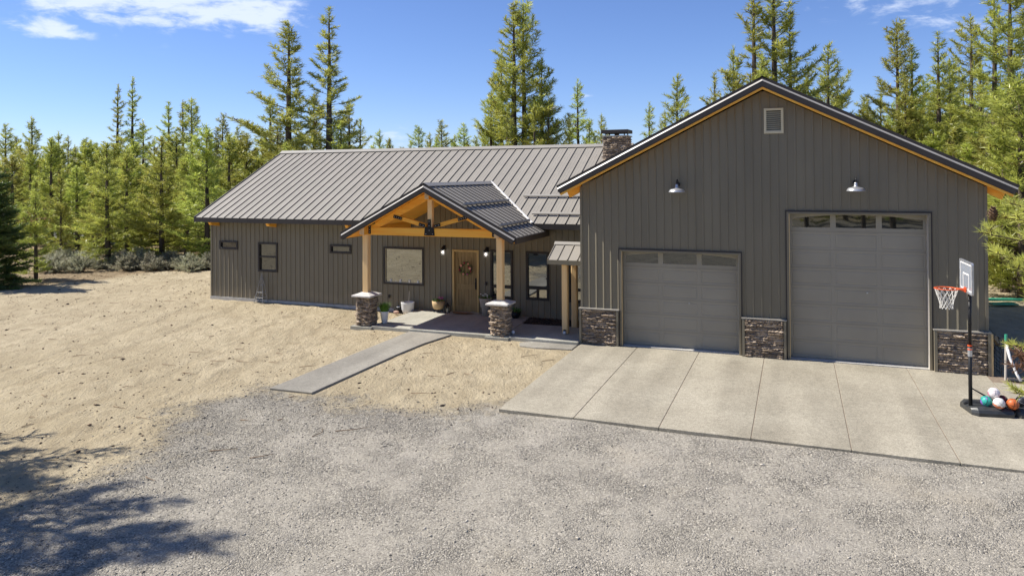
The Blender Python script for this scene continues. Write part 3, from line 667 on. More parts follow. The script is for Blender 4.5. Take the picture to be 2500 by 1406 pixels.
for sgn in (-1, 1):
    npan = int((YB - YF) / .406) + 1
    for i in range(npan):
        y0 = YF + .02 + i * .406; y1 = min(y0 + .406, YB)
        if y1 - y0 < .05: continue
        xe = GXC + sgn * EX
        P = [(y0, .0), (y0 + .012, .035), (y0 + .028, .035), (y0 + .034, 0), (y1, 0)]
        mb = MB(); vs = [(GXC, y, ztp(GXC) + o) for y, o in P] + [(xe, y, ztp(xe) + o) for y, o in P]
        mb.add(vs, [(k, k + 1, 6 + k, 5 + k) for k in range(4)]).build('roof_panel', 'roof', gar)
    MB().prism([(GXC, ztp(GXC) - .02), (GXC + sgn * EX, ztp(GXC + EX) - .02), (GXC + sgn * EX, ztp(GXC + EX) - .15), (GXC, ztp(GXC) - .15)], 'y', YF + .02, YB).build('roof_deck', 'trim', gar)
    # cedar soffit boards under the gable overhang, running with the slope, and rafter tails at the eave
    MB().prism([(GXC, ztp(GXC) - .152), (GXC + sgn * (EX - .03), ztp(GXC + EX - .03) - .152), (GXC + sgn * (EX - .03), ztp(GXC + EX - .03) - .185), (GXC, ztp(GXC) - .185)], 'y', YF + .05, YG + .1).build('soffit', 'woodx', gar)
    rake(gar, YF, GXC, 8.10, GXC + sgn * (EX + .03), ztp(GXC + EX + .03), wood=.06)
    xw = GXL if sgn < 0 else GXR
    for yy in [YG + .14 + k * 2.3 for k in range(5)]:
        x1 = GXC + sgn * (EX - .12); z1 = ztp(x1) - .19; z0 = ztp(xw) - .19; dz = .27
        MB().prism([(xw + sgn * .0, z0), (x1, z1), (x1 - sgn * .10, z1 - dz + .04), (xw, z0 - dz)], 'y', yy - .09, yy + .09).build('rafter_tail', 'woodx', gar)
    MB().box(min(GXC + sgn * EX, GXC + sgn * (EX + .02)), max(GXC + sgn * EX, GXC + sgn * (EX + .02)), YF + .02, YB, ztp(GXC + EX) - .17, ztp(GXC + EX) + .01).build('fascia', 'trim', gar)
MB().prism([(GXC - .22, ztp(.22 + GXC) + .03), (GXC, ztp(GXC) + .075), (GXC + .22, ztp(.22 + GXC) + .03), (GXC, ztp(GXC) + .02)], 'y', YF - .03, YB).build('ridge_cap', 'trim', gar)
# gable vent
vt = MB()
for a, b, c, d in ((-.845, -.775, 6.525, 7.265), (-.375, -.305, 6.525, 7.265), (-.775, -.375, 6.525, 6.60), (-.775, -.375, 7.195, 7.265)): vt.box(a, b, YG - .05, YG + .02, c, d)
vt = vt.build('gable_vent', 'vent', gar, bevel=.006)
MB().box(-.78, -.37, YG + .03, YG + .05, 6.55, 7.24).build('vent_back', 'black', vt)
for k in range(10):
    z = 6.61 + k * .0585
    MB().add([(-.776, YG + .015, z + .030), (-.374, YG + .015, z + .030), (-.374, YG - .035, z), (-.776, YG - .035, z), (-.776, YG + .02, z + .022), (-.374, YG + .02, z + .022), (-.374, YG - .035, z - .008), (-.776, YG - .035, z - .008)],
             [(0, 1, 2, 3), (7, 6, 5, 4), (3, 2, 6, 7), (1, 0, 4, 5)]).build('slat', 'vent', vt)
# garage doors
def raised_panel(x0, x1, z0, z1, y):
    mb = MB(); rings = [(0, 0), (.055, 0), (.066, .008), (.086, .008), (.100, .002)]
    vs = []
    for d, o in rings: vs += [(x0 + d, y + o, z0 + d), (x1 - d, y + o, z0 + d), (x1 - d, y + o, z1 - d), (x0 + d, y + o, z1 - d)]
    fs = [(i * 4 + k, i * 4 + (k + 1) % 4, i * 4 + 4 + (k + 1) % 4, i * 4 + 4 + k) for i in range(4) for k in range(4)] + [(16, 17, 18, 19)]
    return mb.add(vs, fs)
for (a, b, h), lbl, nsec in ((GD[0], 'lower wide roll-up door', 6), (GD[1], 'taller roll-up door at the right', 8)):
    yd = YG + .255; x0, x1 = a + .06, b - .06; top = h - .05
    fr = MB().box(a, a + .062, YG - .045, YG + .32, 0, h).box(b - .062, b, YG - .045, YG + .32, 0, h).box(a + .062, b - .062, YG - .045, YG + .32, h - .055, h)
    door = fr.build('garage_door', 'siding', gar, bevel=.004); door['label'] = lbl
    MB().box(a - .035, a - .002, YG - .04, YG + .05, 0, h + .045).box(b + .002, b + .035, YG - .04, YG + .05, 0, h + .045).box(a - .002, b + .002, YG - .04, YG + .05, h + .002, h + .045).build('door_casing', 'trim', door)
    MB().box(b - .062 - .004, b - .0625, YG - .043, YG + .25, 0, h - .056).build('jamb_sunlit_face', 'jamb', door)  # sun-facing side of the right jamb, sunlight put into its pale colour
    MB().box(a + .0625, a + .080, YG - .040, YG + .02, 0, h - .056).build('jamb_lath', 'lath', door)
    sh = (top - .02) / nsec; w3 = (x1 - x0) / 3
    for s in range(nsec - 1):
        for c in range(3):
            raised_panel(x0 + c * w3, x0 + (c + 1) * w3, .02 + s * sh + .003, .02 + (s + 1) * sh - .003, yd).build('door_panel', 'door', door)
    # arched window row
    z0 = .02 + (nsec - 1) * sh; xc = (x0 + x1) / 2; zb = z0 + .115; zA = top - .035
    arch = lambda x: zA - .135 * ((x - xc) / ((x1 - x0) / 2)) ** 2
    fm = MB(); S = 30
    fm.box(x0, x1, yd, yd + .04, z0 + .003, zb)
    win = [(x0 + c * w3 + (.09 if c == 0 else .075), x0 + (c + 1) * w3 - (.09 if c == 2 else .075)) for c in range(3)]
    prev = x0
    for wa, wb in win:
        fm.box(prev, wa, yd, yd + .04, zb + .001, arch(wa) if wa > xc else arch(prev if prev > x0 else wa)); prev = wb
    fm.box(prev, x1, yd, yd + .04, zb + .001, arch(prev))
    for k in range(S):
        xa, xb = x0 + (x1 - x0) * k / S, x0 + (x1 - x0) * (k + 1) / S
        fm.add([(xa, yd - .002, arch(xa)), (xb, yd - .002, arch(xb)), (xb, yd - .002, top), (xa, yd - .002, top), (xa, yd + .04, arch(xa)), (xb, yd + .04, arch(xb))], [(0, 1, 2, 3), (0, 4, 5, 1)])
    fm.build('window_section', 'door', door)
    for wa, wb in win:
        n = 8; vs = [(wa - .01, yd + .022, zb - .005), (wb + .01, yd + .022, zb - .005)] + [(wb + .01 - (wb - wa + .02) * k / n, yd + .022, arch(wb - (wb - wa) * k / n) + .01) for k in range(n + 1)]
        MB().add(vs, [tuple(range(len(vs)))]).build('pane', 'gglass', door)
    MB().box(a + .06, b - .06, YG + .02, YG + .33, -.03, .012).build('threshold', 'found', door)
    MB().box(xc + .26, xc + .30, yd - .03, yd, h * .46, h * .46 + .03).build('pull_handle', 'steel', door)
# wainscots
WC = [(-6.46, -5.20), (-1.50, -.285), (3.455, 4.76)]
rr = random.Random(77)
for k, (a, b) in enumerate(WC):
    w = MB().box(a + .04, b - .04, YG - .075, YG + .0, -.05, 1.10).build('wainscot', 'mortar', gar)
    stone_face(w, (a + .075, YG - .072), (1, 0), (0, -1), b - a - .15, .0, 1.09, rr)
    MB().box(a - .02, b + .02, YG - .17, YG + .01, 1.105, 1.135).build('flashing', 'ridge', w)
    for qa, qb in ((a, a + .07), (b - .07, b)): MB().box(qa, qb, YG - .165, YG, -.02, 1.10).build('side_trim', 'siding', w)
    if k == 2: MB().box(b + .002, b + .05, YG - .16, YG + .02, -.02, 1.10).build('corner_lath', 'lath', w)

# ------------------------------------------------------------------ HOUSE
HXL, HXR = -24.42, -6.45
hou = thing('house', (-15.4, YH, 0), 'long low dark brown metal-clad house wing under a standing seam metal roof', 'house')
HY0, HZ0, HYR, HZR = 25.12, 3.60, 31.05, 6.62
HS = (HZR - HZ0) / (HYR - HY0)
PXC, PZR, PHW, PZE = -11.78, 5.06, 3.30, 3.335
PS = (PZR - PZE) / PHW
PY0 = 22.12
zport = lambda x: PZR - PS * abs(x - PXC)
def wall_top(x):
    return zport(x) - .20 if abs(x - PXC) < 2.3 else HZ0 + HS * (YH - HY0) - .33
WIN = [(-23.91, -22.95, 2.20, 2.52), (-21.78, -20.81, 1.29, 2.50), (-18.08, -17.10, 2.20, 2.51), (-15.51, -13.73, 1.05, 2.49), (-10.83, -9.98, .73, 2.50), (-9.39, -8.55, .75, 2.49)]
DOOR = (-12.46, -11.33, .10, 2.50)
op = [(a - HXL, b - HXL, c, d) for a, b, c, d in WIN] + [(DOOR[0] - HXL, DOOR[1] - HXL, -.1, DOOR[3])]
op.append((-7.75 - HXL, -6.6 - HXL, .75, 2.5))
siding(hou, (HXL, YH), (1, 0), (0, -1), HXR - HXL, lambda s: .07, lambda s: wall_top(HXL + s), op)
gl = lambda s: (HZ0 + HS * (min(YH + (11.0 - s), 2 * HYR - (YH + 11.0 - s)) - HY0)) - .3
siding(hou, (HXL, YH + 11.0), (0, -1), (-1, 0), 11.0, lambda s: .07, gl)
mb = MB().box(HXL + .05, HXR, YH + .12, YH + .22, -.1, 3.35).box(HXL + .03, HXL + .12, YH + .12, 36.7, -.1, 3.5).box(HXL, HXR, 36.6, 36.7, -.1, 3.5)
mb.prism([(-14.4, 3.34), (-9.2, 3.34), (PXC, zport(PXC) - .2)], 'y', YH + .12, YH + .2)
mb.prism([(YH + .1, 3.4), (36.6, 3.4), (HYR, HZR - .2)], 'x', HXL + .03, HXL + .1)
mb.build('wall', 'siding', hou)
MB().box(HXL - .02, HXL + .05, YH - .032, YH + .06, .07, 3.36).build('corner_trim', 'siding', hou)
MB().box(HXL - .03, -13.99, YH - .05, YH + .1, -.15, .062).build('foundation', 'found', hou)
HXE = -24.77
def yval(x):
    d = abs(x - PXC)
    return HY0 + (zport(x) - HZ0) / HS if d < (PZR - HZ0) / PS else HY0
zh = lambda y: HZ0 + HS * (y - HY0)
n = int((-6.46 - HXE) / .406) + 1
for i in range(n):
    a = HXE + i * .406; b = min(a + .406, -6.46)
    P = [(a, 0), (a + .010, .040), (a + .030, .040), (a + .036, 0), (a + .14, 0), (a + .152, .006), (a + .17, 0), (a + .26, 0), (a + .272, .006), (a + .29, 0), (b, 0)]
    P = [p for p in P if p[0] <= b + 1e-6]
    vs = [(x, yval(x), zh(yval(x)) + o) for x, o in P] + [(x, HYR, HZR + o) for x, o in P]; k = len(P)
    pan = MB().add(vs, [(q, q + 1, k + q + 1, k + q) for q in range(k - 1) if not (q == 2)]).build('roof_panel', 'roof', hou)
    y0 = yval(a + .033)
    MB().add([(a + .0305, y0, zh(y0) + .040), (a + .0365, y0, zh(y0)), (a + .0365, HYR, HZR), (a + .0305, HYR, HZR + .040)], [(0, 1, 2, 3)]).build('seam', 'seam', pan)  # right flank of the seam, painted dark as its shade
for i in range(n):
    a = HXE + i * .406; b = min(a + .406, -6.46)
    vs = [(a, HYR, HZR), (b, HYR, HZR), (b, 2 * HYR - HY0, HZ0), (a, 2 * HYR - HY0, HZ0)]
    MB().add(vs, [(0, 1, 2, 3)]).build('roof_panel', 'roof', hou)
def deck(x0, x1, yy=None):
    y0 = yy or HY0
    MB().prism([(y0 + .02, zh(y0) - .02), (HYR, HZR - .02), (HYR, HZR - .16), (y0 + .02, zh(y0) - .16)], 'x', x0, x1).build('roof_deck', 'trim', hou)
deck(HXE + .01, -14.62); deck(-8.94, -6.46); deck(-14.62, -8.94, 28.2)
MB().prism([(HYR, HZR - .02), (2 * HYR - HY0, HZ0 - .02), (2 * HYR - HY0, HZ0 - .16), (HYR, HZR - .16)], 'x', HXE + .01, -6.46).build('roof_deck', 'trim', hou)
MB().prism([(HYR - .19, HZR - .05), (HYR, HZR + .085), (HYR + .19, HZR - .05), (HYR, HZR + .05)], 'x', HXE - .02, -6.44).build('ridge_cap', 'ridge', hou)
for qa, qb in ((HXE, -14.66), (-8.9, -6.46)): MB().box(qa, qb, HY0 - .035, HY0 + .015, HZ0 - .20, HZ0 - .006).build('fascia', 'trim', hou)
for qa, qb in ((HXE, -14.66), (-8.9, -6.46)): MB().box(qa, qb, HY0 + .016, YH + .1, HZ0 - .205, HZ0 - .18).build('soffit', 'siding', hou)
for q in (HXE - .025,):
    MB().prism([(HY0 - .03, HZ0 + .03), (HYR, HZR + .04), (2 * HYR - HY0, HZ0 + .03), (2 * HYR - HY0, HZ0 - .17), (HYR, HZR - .17), (HY0 - .03, HZ0 - .19)], 'x', q, q + .05).build('rake_trim', 'trim', hou)
for x in (-24.02, -20.9, -16.95, -15.05):
    MB().prism([(HY0 + .06, HZ0 - .21), (YH, HZ0 - .21), (YH, HZ0 - .40), (HY0 + .13, HZ0 - .33)], 'x', x - .07, x + .07).build('rafter_tail', 'woody', hou)
# snow guards on the house roof right of the porch
for (x0, x1, y) in ((-9.90, -6.47, 26.83), (-9.12, -6.47, 25.62)):
    z = zh(y)
    MB().prism([(y - .03, z + .045), (y + .03, z + .075), (y + .05, z + .14), (y + .035, z + .15), (y - .05, z + .085)], 'x', x0, x1).build('snow_guard', 'ridge', hou)
# windows
def window(a, b, c, d, bars, name='window', deep=.05):
    f = .05
    fr = MB().box(a - .03, a + f, YH - .05, YH + .08, c - .03, d + .03).box(b - f, b + .03, YH - .05, YH + .08, c - .03, d + .03)
    fr.box(a + f, b - f, YH - .05, YH + .08, c - .03, c + f).box(a + f, b - f, YH - .05, YH + .08, d - f, d + .03)
    for bx in bars: fr.box(*bx[:2], YH - .04, YH + .07, *bx[2:])
    fr = fr.build(name, 'trim', hou, bevel=.005)
    return fr
def pane(fr, a, b, c, d, dy=0): MB().add([(a, YH + .03 + dy, c), (b, YH + .03 + dy, c), (b, YH + .03 + dy, d), (a, YH + .03 + dy, d)], [(0, 1, 2, 3)]).build('pane', 'dglass' if a < -17 else 'glass', fr)
for k, (a, b, c, d) in enumerate(WIN):
    if k == 0 or k == 2:
        fr = window(a, b, c, d, []); pane(fr, a + .04, b - .04, c + .04, d - .04)
    elif k == 1:
        zm = c + .62; fr = window(a, b, c, d, [(a + .06, b - .06, zm - .03, zm + .03)]); pane(fr, a + .05, b - .05, c + .05, zm, .012); pane(fr, a + .05, b - .05, zm, d - .05)
    elif k == 3:
        fr = window(a, b, c, d, []); pane(fr, a + .05, b - .05, c + .05, d - .05)
        MB().box(a + .05, a + .072, YH - .01, YH + .028, c + .05, d - .05).box(b - .072, b - .05, YH - .01, YH + .028, c + .05, d - .05).box(a + .072, b - .072, YH - .01, YH + .028, c + .05, c + .072).box(a + .072, b - .072, YH - .01, YH + .028, d - .072, d - .05).build('inner_sash', 'vent', fr)
        for q in (.12, .4, .66, .9): MB().lathe([(.035, 0), (.04, .1), (.03, .11)], (a + .1 + (b - a - .2) * q, YH + .012, c + .063), 8).build('sill_candle', 'white', fr)
    else:
        zm = c + .42; xm = (a + b) / 2; fr = window(a, b, c, d, [(a + .06, b - .06, zm - .055, zm + .055), (xm - .035, xm + .035, c + .06, zm - .055)])
        pane(fr, a + .05, b - .05, zm, d - .05); pane(fr, a + .05, xm, c + .05, zm, .012); pane(fr, xm, b - .05, c + .05, zm)
# side window behind the slim porch
fr = window(-7.75, -6.6, .75, 2.5, [(-7.69, -6.66, 1.12, 1.22)]); pane(fr, -7.7, -6.65, 1.2, 2.45); pane(fr, -7.7, -6.65, .8, 1.17, .012)
# front door
a, b, c, d = DOOR
fd = MB().box(a, a + .085, YH - .05, YH + .12, c - .05, d).box(b - .085, b, YH - .05, YH + .12, c - .05, d).box(a + .085, b - .085, YH - .05, YH + .12, d - .085, d).build('front_door', 'fframe', hou, bevel=.006)
fd['label'] = 'stained wooden front door with an arched upper panel'
x0, x1, z0, z1 = a + .088, b - .088, .115, d - .088; yd = YH + .035
st = .135
lf = MB().box(x0, x0 + st, yd, yd + .04, z0, z1).box(x1 - st, x1, yd, yd + .04, z0, z1).box(x0 + st, x1 - st, yd, yd + .04, z0, z0 + .24).box(x0 + st, x1 - st, yd, yd + .04, z0 + .86, z0 + 1.05)
ar = lambda x: z1 - .15 - .10 * ((x - (x0 + x1) / 2) / ((x1 - x0) / 2 - st)) ** 2
for k in range(12):
    xa = x0 + st + (x1 - x0 - 2 * st) * k / 12; xb = x0 + st + (x1 - x0 - 2 * st) * (k + 1) / 12
    lf.add([(xa, yd, ar(xa)), (xb, yd, ar(xb)), (xb, yd, z1), (xa, yd, z1), (xa, yd + .04, ar(xa)), (xb, yd + .04, ar(xb))], [(0, 1, 2, 3), (0, 4, 5, 1)])
lf.build('door_leaf', 'fdoor', fd)
npl = 5
for k in range(npl):
    xa = x0 + st - .01 + (x1 - x0 - 2 * st + .02) * k / npl; xb = xa + (x1 - x0 - 2 * st + .02) / npl - .006
    MB().box(xa, xb, yd + .018, yd + .045, z0 + .23, z0 + .87).build('door_plank', 'fdoor', fd); MB().box(xa, xb, yd + .018, yd + .045, z0 + 1.04, z1 - .14).build('door_plank', 'fdoor', fd)
MB().box(x1 - .10, x1 - .04, yd - .012, yd, .98, 1.42).tube([(x1 - .07, yd - .012, 1.02), (x1 - .07, yd - .07, 1.05), (x1 - .07, yd - .075, 1.22), (x1 - .07, yd - .012, 1.26)], .012, 6).build('handle', 'black', fd)
MB().box(a - .05, b + .05, YH - .22, YH + .05, .06, .112).build('door_step', 'porch', hou)
for x, z in ((-15.28, .53), (-11.04, 1.24)): MB().box(x - .035, x + .035, YH - .07, YH + .01, z - .06, z + .06).build('outlet_box', 'trim', hou, bevel=.005)
# chimney
cx0, cx1, cy0, cy1 = -7.37, -6.36, 29.35, 30.2
ch = MB().box(cx0 + .05, cx1 - .05, cy0 + .05, cy1 - .05, 5.3, 6.93).build('chimney', 'mortar', hou)
rr = random.Random(9)
stone_face(ch, (cx0 + .04, cy0 + .05), (1, 0), (0, -1), cx1 - cx0 - .08, 5.6, 6.9, rr)
stone_face(ch, (cx1 - .05, cy0 + .04), (0, 1), (1, 0), cy1 - cy0 - .08, 5.8, 6.9, rr)
stone_face(ch, (cx0 + .05, cy1 - .04), (0, -1), (-1, 0), cy1 - cy0 - .08, 5.8, 6.9, rr)
MB().box(cx0 - .04, cx1 + .04, cy0 - .04, cy1 + .04, 6.905, 6.955).build('crown_flashing', 'ridge', ch)
mb = MB()
for x in (cx0 + .12, cx1 - .12):
    for y in (cy0 + .1, cy1 - .1): mb.box(x - .02, x + .02, y - .02, y + .02, 6.956, 7.06)
mb.lathe([(.10, 0), (.10, .07)], ((cx0 + cx1) / 2, (cy0 + cy1) / 2, 6.956), 12); mb.build('cap_support', 'black', ch)
MB().prism([(cx0 - .05, 7.05), (cx1 + .05, 7.05), (cx1 + .05, 7.19), (cx0 - .05, 7.19)], 'y', cy0 - .05, cy1 + .05).build('chimney_cap', 'trim', ch, bevel=.01)

# ------------------------------------------------------------------ ENTRY PORCH
por = thing('entry_porch', (PXC, 23.5, .09), 'gabled timber entry porch with orange-stained beams on two stone columns', 'porch')
CLX = (-14.37, -9.19)
rr = random.Random(21)
YP = 22.62
for k, x in enumerate(CLX):
    hw = .285; yc = YP
    col = MB().box(x - hw + .06, x + hw - .06, yc - hw + .06, yc + hw - .06, -.05, 1.08).build('stone_column', 'mortar', por)
    w = 2 * hw - .06
    for o0, u, nr in (((x - w / 2, yc - hw + .055), (1, 0), (0, -1)), ((x + hw - .055, yc - w / 2), (0, 1), (1, 0)), ((x + w / 2, yc + hw - .055), (-1, 0), (0, 1)), ((x - hw + .055, yc + w / 2), (0, -1), (-1, 0))):
        stone_face(col, o0, u, nr, w, .03, 1.07, rr, .12, .30)
    e = hw + .11
    mb = MB().add([(x - e, yc - e, 1.075), (x + e, yc - e, 1.075), (x + e, yc + e, 1.075), (x - e, yc + e, 1.075), (x - e, yc - e, 1.135), (x + e, yc - e, 1.135), (x + e, yc + e, 1.135), (x - e, yc + e, 1.135),
                   (x - .16, yc - .16, 1.22), (x + .16, yc - .16, 1.22), (x + .16, yc + .16, 1.22), (x - .16, yc + .16, 1.22)],
                  [(0, 3, 2, 1), (0, 1, 5, 4), (1, 2, 6, 5), (2, 3, 7, 6), (3, 0, 4, 7), (4, 5, 9, 8), (5, 6, 10, 9), (6, 7, 11, 10), (7, 4, 8, 11), (8, 9, 10, 11)])
    mb.build('column_cap', 'cap', col, bevel=.012)
    MB().box(x - .42, x + .42, yc - .42, yc + .42, -.1, .05).build('column_pad', 'porch', col)
    MB().box(x - .108, x + .108, yc - .108, yc + .108, 1.21, 3.285).build('post', 'woodz', por, bevel=.012)
    # plate beam back to the wall with pale cut end
    pb = MB().box(x - .10, x + .10, 22.32, YH - .03, 3.287, 3.55).build('plate_beam', 'woody', por, bevel=.008)
    MB().box(x - .092, x + .092, 22.312, 22.319, 3.295, 3.542).build('beam_end', 'endgrain', pb)
MB().box(CLX[0] + .102, CLX[1] - .102, YP - .10, YP + .10, 3.275, 3.55).build('tie_beam', 'woodx', por, bevel=.008)
zs = lambda x: zport(x) - .20           # underside of the roof boards
rb = MB().box(PXC - .08, PXC + .08, 22.32, 27.6, zs(PXC) - .30, zs(PXC) - .06).build('ridge_beam', 'woody', por, bevel=.006)
MB().box(PXC - .075, PXC + .075, 22.312, 22.319, zs(PXC) - .295, zs(PXC) - .065).build('beam_end', 'endgrain', rb)
for s in (-1, 1):
    xa, xb = PXC + s * .09, CLX[0 if s < 0 else 1] - s * .0
    MB().prism([(xa, zs(xa) - .012), (xb, zs(xb) - .012), (xb, zs(xb) - .27), (xa, zs(xa) - .28)], 'y', YP - .09, YP + .09).build('rafter', 'woodx', por, bevel=.006)
    # diagonal strut
    p0 = (PXC + s * .16, YP, 3.62); p1 = (PXC + s * 1.30, YP, zs(PXC + 1.30) - .26)
    MB().beam(p0, p1, .14, .15, up=(0, 1, 0)).build('strut', 'woodx', por, bevel=.006)
    d = (Vector(p1) - Vector(p0)).normalized()
    for pl, (q, t) in (('top', (Vector(p1), -.05)), ('low', (Vector(p0), .14))):
        cpt = q + d * t; cpt.y = YP - .105
        L = .34 if pl == 'top' else .24
        pl_ = MB().beam(cpt - d * L / 2, cpt + d * L / 2, .012, .11, up=(-d.z, 0, d.x)).build('steel_plate', 'black', por)
        mb = MB()
        for kk in (-.36, -.12, .12, .36) if pl == 'top' else (-.25, .25):
            mb.sphere((cpt.x + d.x * L * kk, YP - .114, cpt.z + d.z * L * kk), .016, 8, 5)
        mb.build('bolt', 'bolt', pl_)
MB().box(PXC - .085, PXC + .085, YP - .085, YP + .085, 3.56, zs(PXC) - .31).build('king_post', 'woodz', por, bevel=.006)
pl_ = MB().prism([(PXC - .20, 3.30), (PXC + .20, 3.30), (PXC + .17, 3.60), (PXC + .065, 3.58), (PXC + .06, 3.86), (PXC - .06, 3.86), (PXC - .065, 3.58), (PXC - .17, 3.60)], 'y', YP - .125, YP - .112).build('steel_plate', 'black', por)
mb = MB()
for x, z in ((-.13, 3.36), (.13, 3.36), (0, 3.48), (0, 3.64), (0, 3.79)): mb.sphere((PXC + x, YP - .127, z), .017, 8, 5)
mb.build('bolt', 'bolt', pl_)
for s, x in ((-1, CLX[0] + .20), (1, CLX[1] - .20)):
    zz = 3.56
    pl_ = MB().prism([(x - .05, 3.31), (x + .05, 3.31), (x + .05, zz + .06), (x - s * .20, zz + .20), (x - s * .235, zz + .12), (x - .05, zz + .03)], 'y', YP - .118, YP - .105).build('steel_plate', 'black', por)
    mb = MB()
    for dx, z in ((0, 3.37), (0, 3.46), (0, 3.56), (-s * .14, 3.70)): mb.sphere((x + dx, YP - .12, z), .015, 8, 5)
    mb.build('bolt', 'bolt', pl_)
for s in (-1, 1):
    nb = 24
    for k in range(nb):
        xa = PXC + s * (.01 + (PHW - .02) * k / nb); xb = PXC + s * (.01 + (PHW - .02) * (k + 1) / nb - .008)
        ye = YH - .03 if abs(xa - PXC) > 2.0 else YH + .1
        MB().prism([(xa, zs(xa) + .03), (xb, zs(xb) + .03), (xb, zs(xb)), (xa, zs(xa))], 'y', PY0 + .05, ye).build('soffit_board', 'woody', por)
    MB().prism([(PXC, PZR - .02), (PXC + s * PHW, PZE - .02), (PXC + s * PHW, PZE - .165), (PXC, PZR - .165)], 'y', PY0 + .02, 25.3).build('roof_deck', 'trim', por)
    npan = int(math.ceil((28.0 - PY0) / .390))
    for i in range(npan):
        y0 = PY0 + .02 + i * .390; y1 = y0 + .390
        lim = lambda y: PHW if y < 25.35 else max(0.0, (PZR - HZ0 - HS * (y - HY0)) / PS)
        P = [(y0, .0), (y0 + .010, .038), (y0 + .028, .038), (y0 + .034, 0), (y0 + .15, 0), (y0 + .162, .005), (y0 + .175, 0), (y1, 0)]
        mb = MB(); vs = []
        for y, o_ in P:
            vs.append((PXC, y, PZR + o_))
        for y, o_ in P:
            L = lim(y); vs.append((PXC + s * L, y, PZR - PS * L + o_))
        if lim(y0) < .05: continue
        pan = mb.add(vs, [(k, k + 1, len(P) + k + 1, len(P) + k) for k in range(len(P) - 1) if k != 0]).build('roof_panel', 'roof', por)
        L = lim(y0)
        MB().add([(PXC, y0, PZR), (PXC, y0 + .010, PZR + .038), (PXC + s * L, y0 + .010, PZR - PS * L + .038), (PXC + s * L, y0, PZR - PS * L)], [(0, 1, 2, 3)]).build('seam', 'seam', pan)  # front flank of the seam in the painted shade tone
    rake(por, PY0, PXC, PZR, PXC + s * (PHW + .02), PZE - .01)
    xe = PXC + s * PHW
    MB().box(min(xe, xe + s * .06), max(xe, xe + s * .06), PY0 + .01, 25.5, PZE - .20, PZE - .01).build('fascia', 'trim', por)
    MB().beam((PXC + s * .02, 28.0, PZR + .045), (PXC + s * 2.83, 25.12, PZR - PS * 2.83 + .045), .055, .05).build('valley_flashing', 'white' if s > 0 else 'ridge', por)  # right valley is white to paint the glint of its metal
MB().prism([(PXC - .17, PZR - .045), (PXC, PZR + .07), (PXC + .17, PZR - .045), (PXC, PZR + .03)], 'y', PY0 - .03, 27.95).build('ridge_cap', 'ridge', por)
for (d, ya, yb) in ((1.42, PY0 + .12, 26.35), (2.72, PY0 + .12, 25.10)):
    x = PXC + d; z = zport(x)
    MB().prism([(x - .05, z + .07), (x + .03, z + .03), (x + .06, z + .075), (x + .02, z + .135)], 'y', ya, yb).build('snow_guard', 'ridge', por)

# ------------------------------------------------------------------ SLIM SIDE PORCH
spo = thing('side_porch', (-7.0, 24, .09), 'small metal-roofed awning on slim timber posts beside the garage corner', 'awning')
sx0, sx1, syr, szr, sye, sze = -7.72, -6.46, 24.05, 3.02, 23.12, 2.55
for i in range(4):
    a = sx0 + i * .34; b = min(a + .34, sx1)
    P = [(a, 0), (a + .009, .035), (a + .026, .035), (a + .032, 0), (b, 0)]
    if b - a < .06: continue
    for yy, in ((sye,), (2 * syr - sye,)):
        vs = [(x, yy, sze + o) for x, o in P] + [(x, syr, szr + o) for x, o in P]
        MB().add(vs, [(k, k + 1, 6 + k, 5 + k) for k in range(4)]).build('roof_panel', 'roof', spo)
MB().prism([(sye + .01, sze - .02), (syr, szr - .02), (2 * syr - sye - .01, sze - .02), (2 * syr - sye - .01, sze - .14), (syr, szr - .14), (sye + .01, sze - .14)], 'x', sx0 + .01, sx1).build('roof_deck', 'woodx', spo)
MB().box(sx0, sx1, sye - .02, sye + .02, sze - .15, sze - .003).build('fascia', 'siding', spo)
MB().prism([(syr - .12, szr - .03), (syr, szr + .06), (syr + .12, szr - .03), (syr, szr + .02)], 'x', sx0 - .02, sx1).build('ridge_cap', 'ridge', spo)
for (x, y) in ((-7.19, 23.42), (-7.17, 24.46)):
    MB().box(x - .10, x + .10, y - .10, y + .10, .085, 2.50).build('post', 'woodz', spo, bevel=.025)

# ------------------------------------------------------------------ wall lamps
def barn_lamp(x, z, label):
    t = thing('wall_lamp', (x, YG, z), label, 'wall lamp', 'gooseneck lamps on the garage front')
    y = YG - .36
    MB().lathe([(.06, 0), (.06, .03)], (0, 0, 0), 14)
    bp = MB(); bp.lathe([(.062, 0), (.062, .03), (.04, .045)], (0, 0, 0), 14)
    bp.v = [(x + a, YG - c - .025, z + .19 + b) for a, b, c in bp.v]; bp.build('wall_plate', 'black', t, smooth=False)
    MB().tube([(x, YG - .05, z + .19), (x, YG - .12, z + .27), (x, YG - .22, z + .33), (x, y + .04, z + .33), (x, y, z + .27), (x, y, z + .17)], .016, 8).build('gooseneck', 'black', t, smooth=True)
    MB().lathe([(.035, .20), (.045, .17), (.05, .10), (.075, .075), (.19, .045), (.225, 0.005), (.24, -.03), (.245, -.045), (.235, -.045), (.21, .0), (.05, .06)][::-1], (x, y, z), 28).build('lamp_shade', 'steel', t, smooth=True)
barn_lamp(-3.33, 4.86, 'gooseneck barn lamp above the lower garage door')
barn_lamp(1.56, 4.90, 'gooseneck barn lamp above the taller garage door')
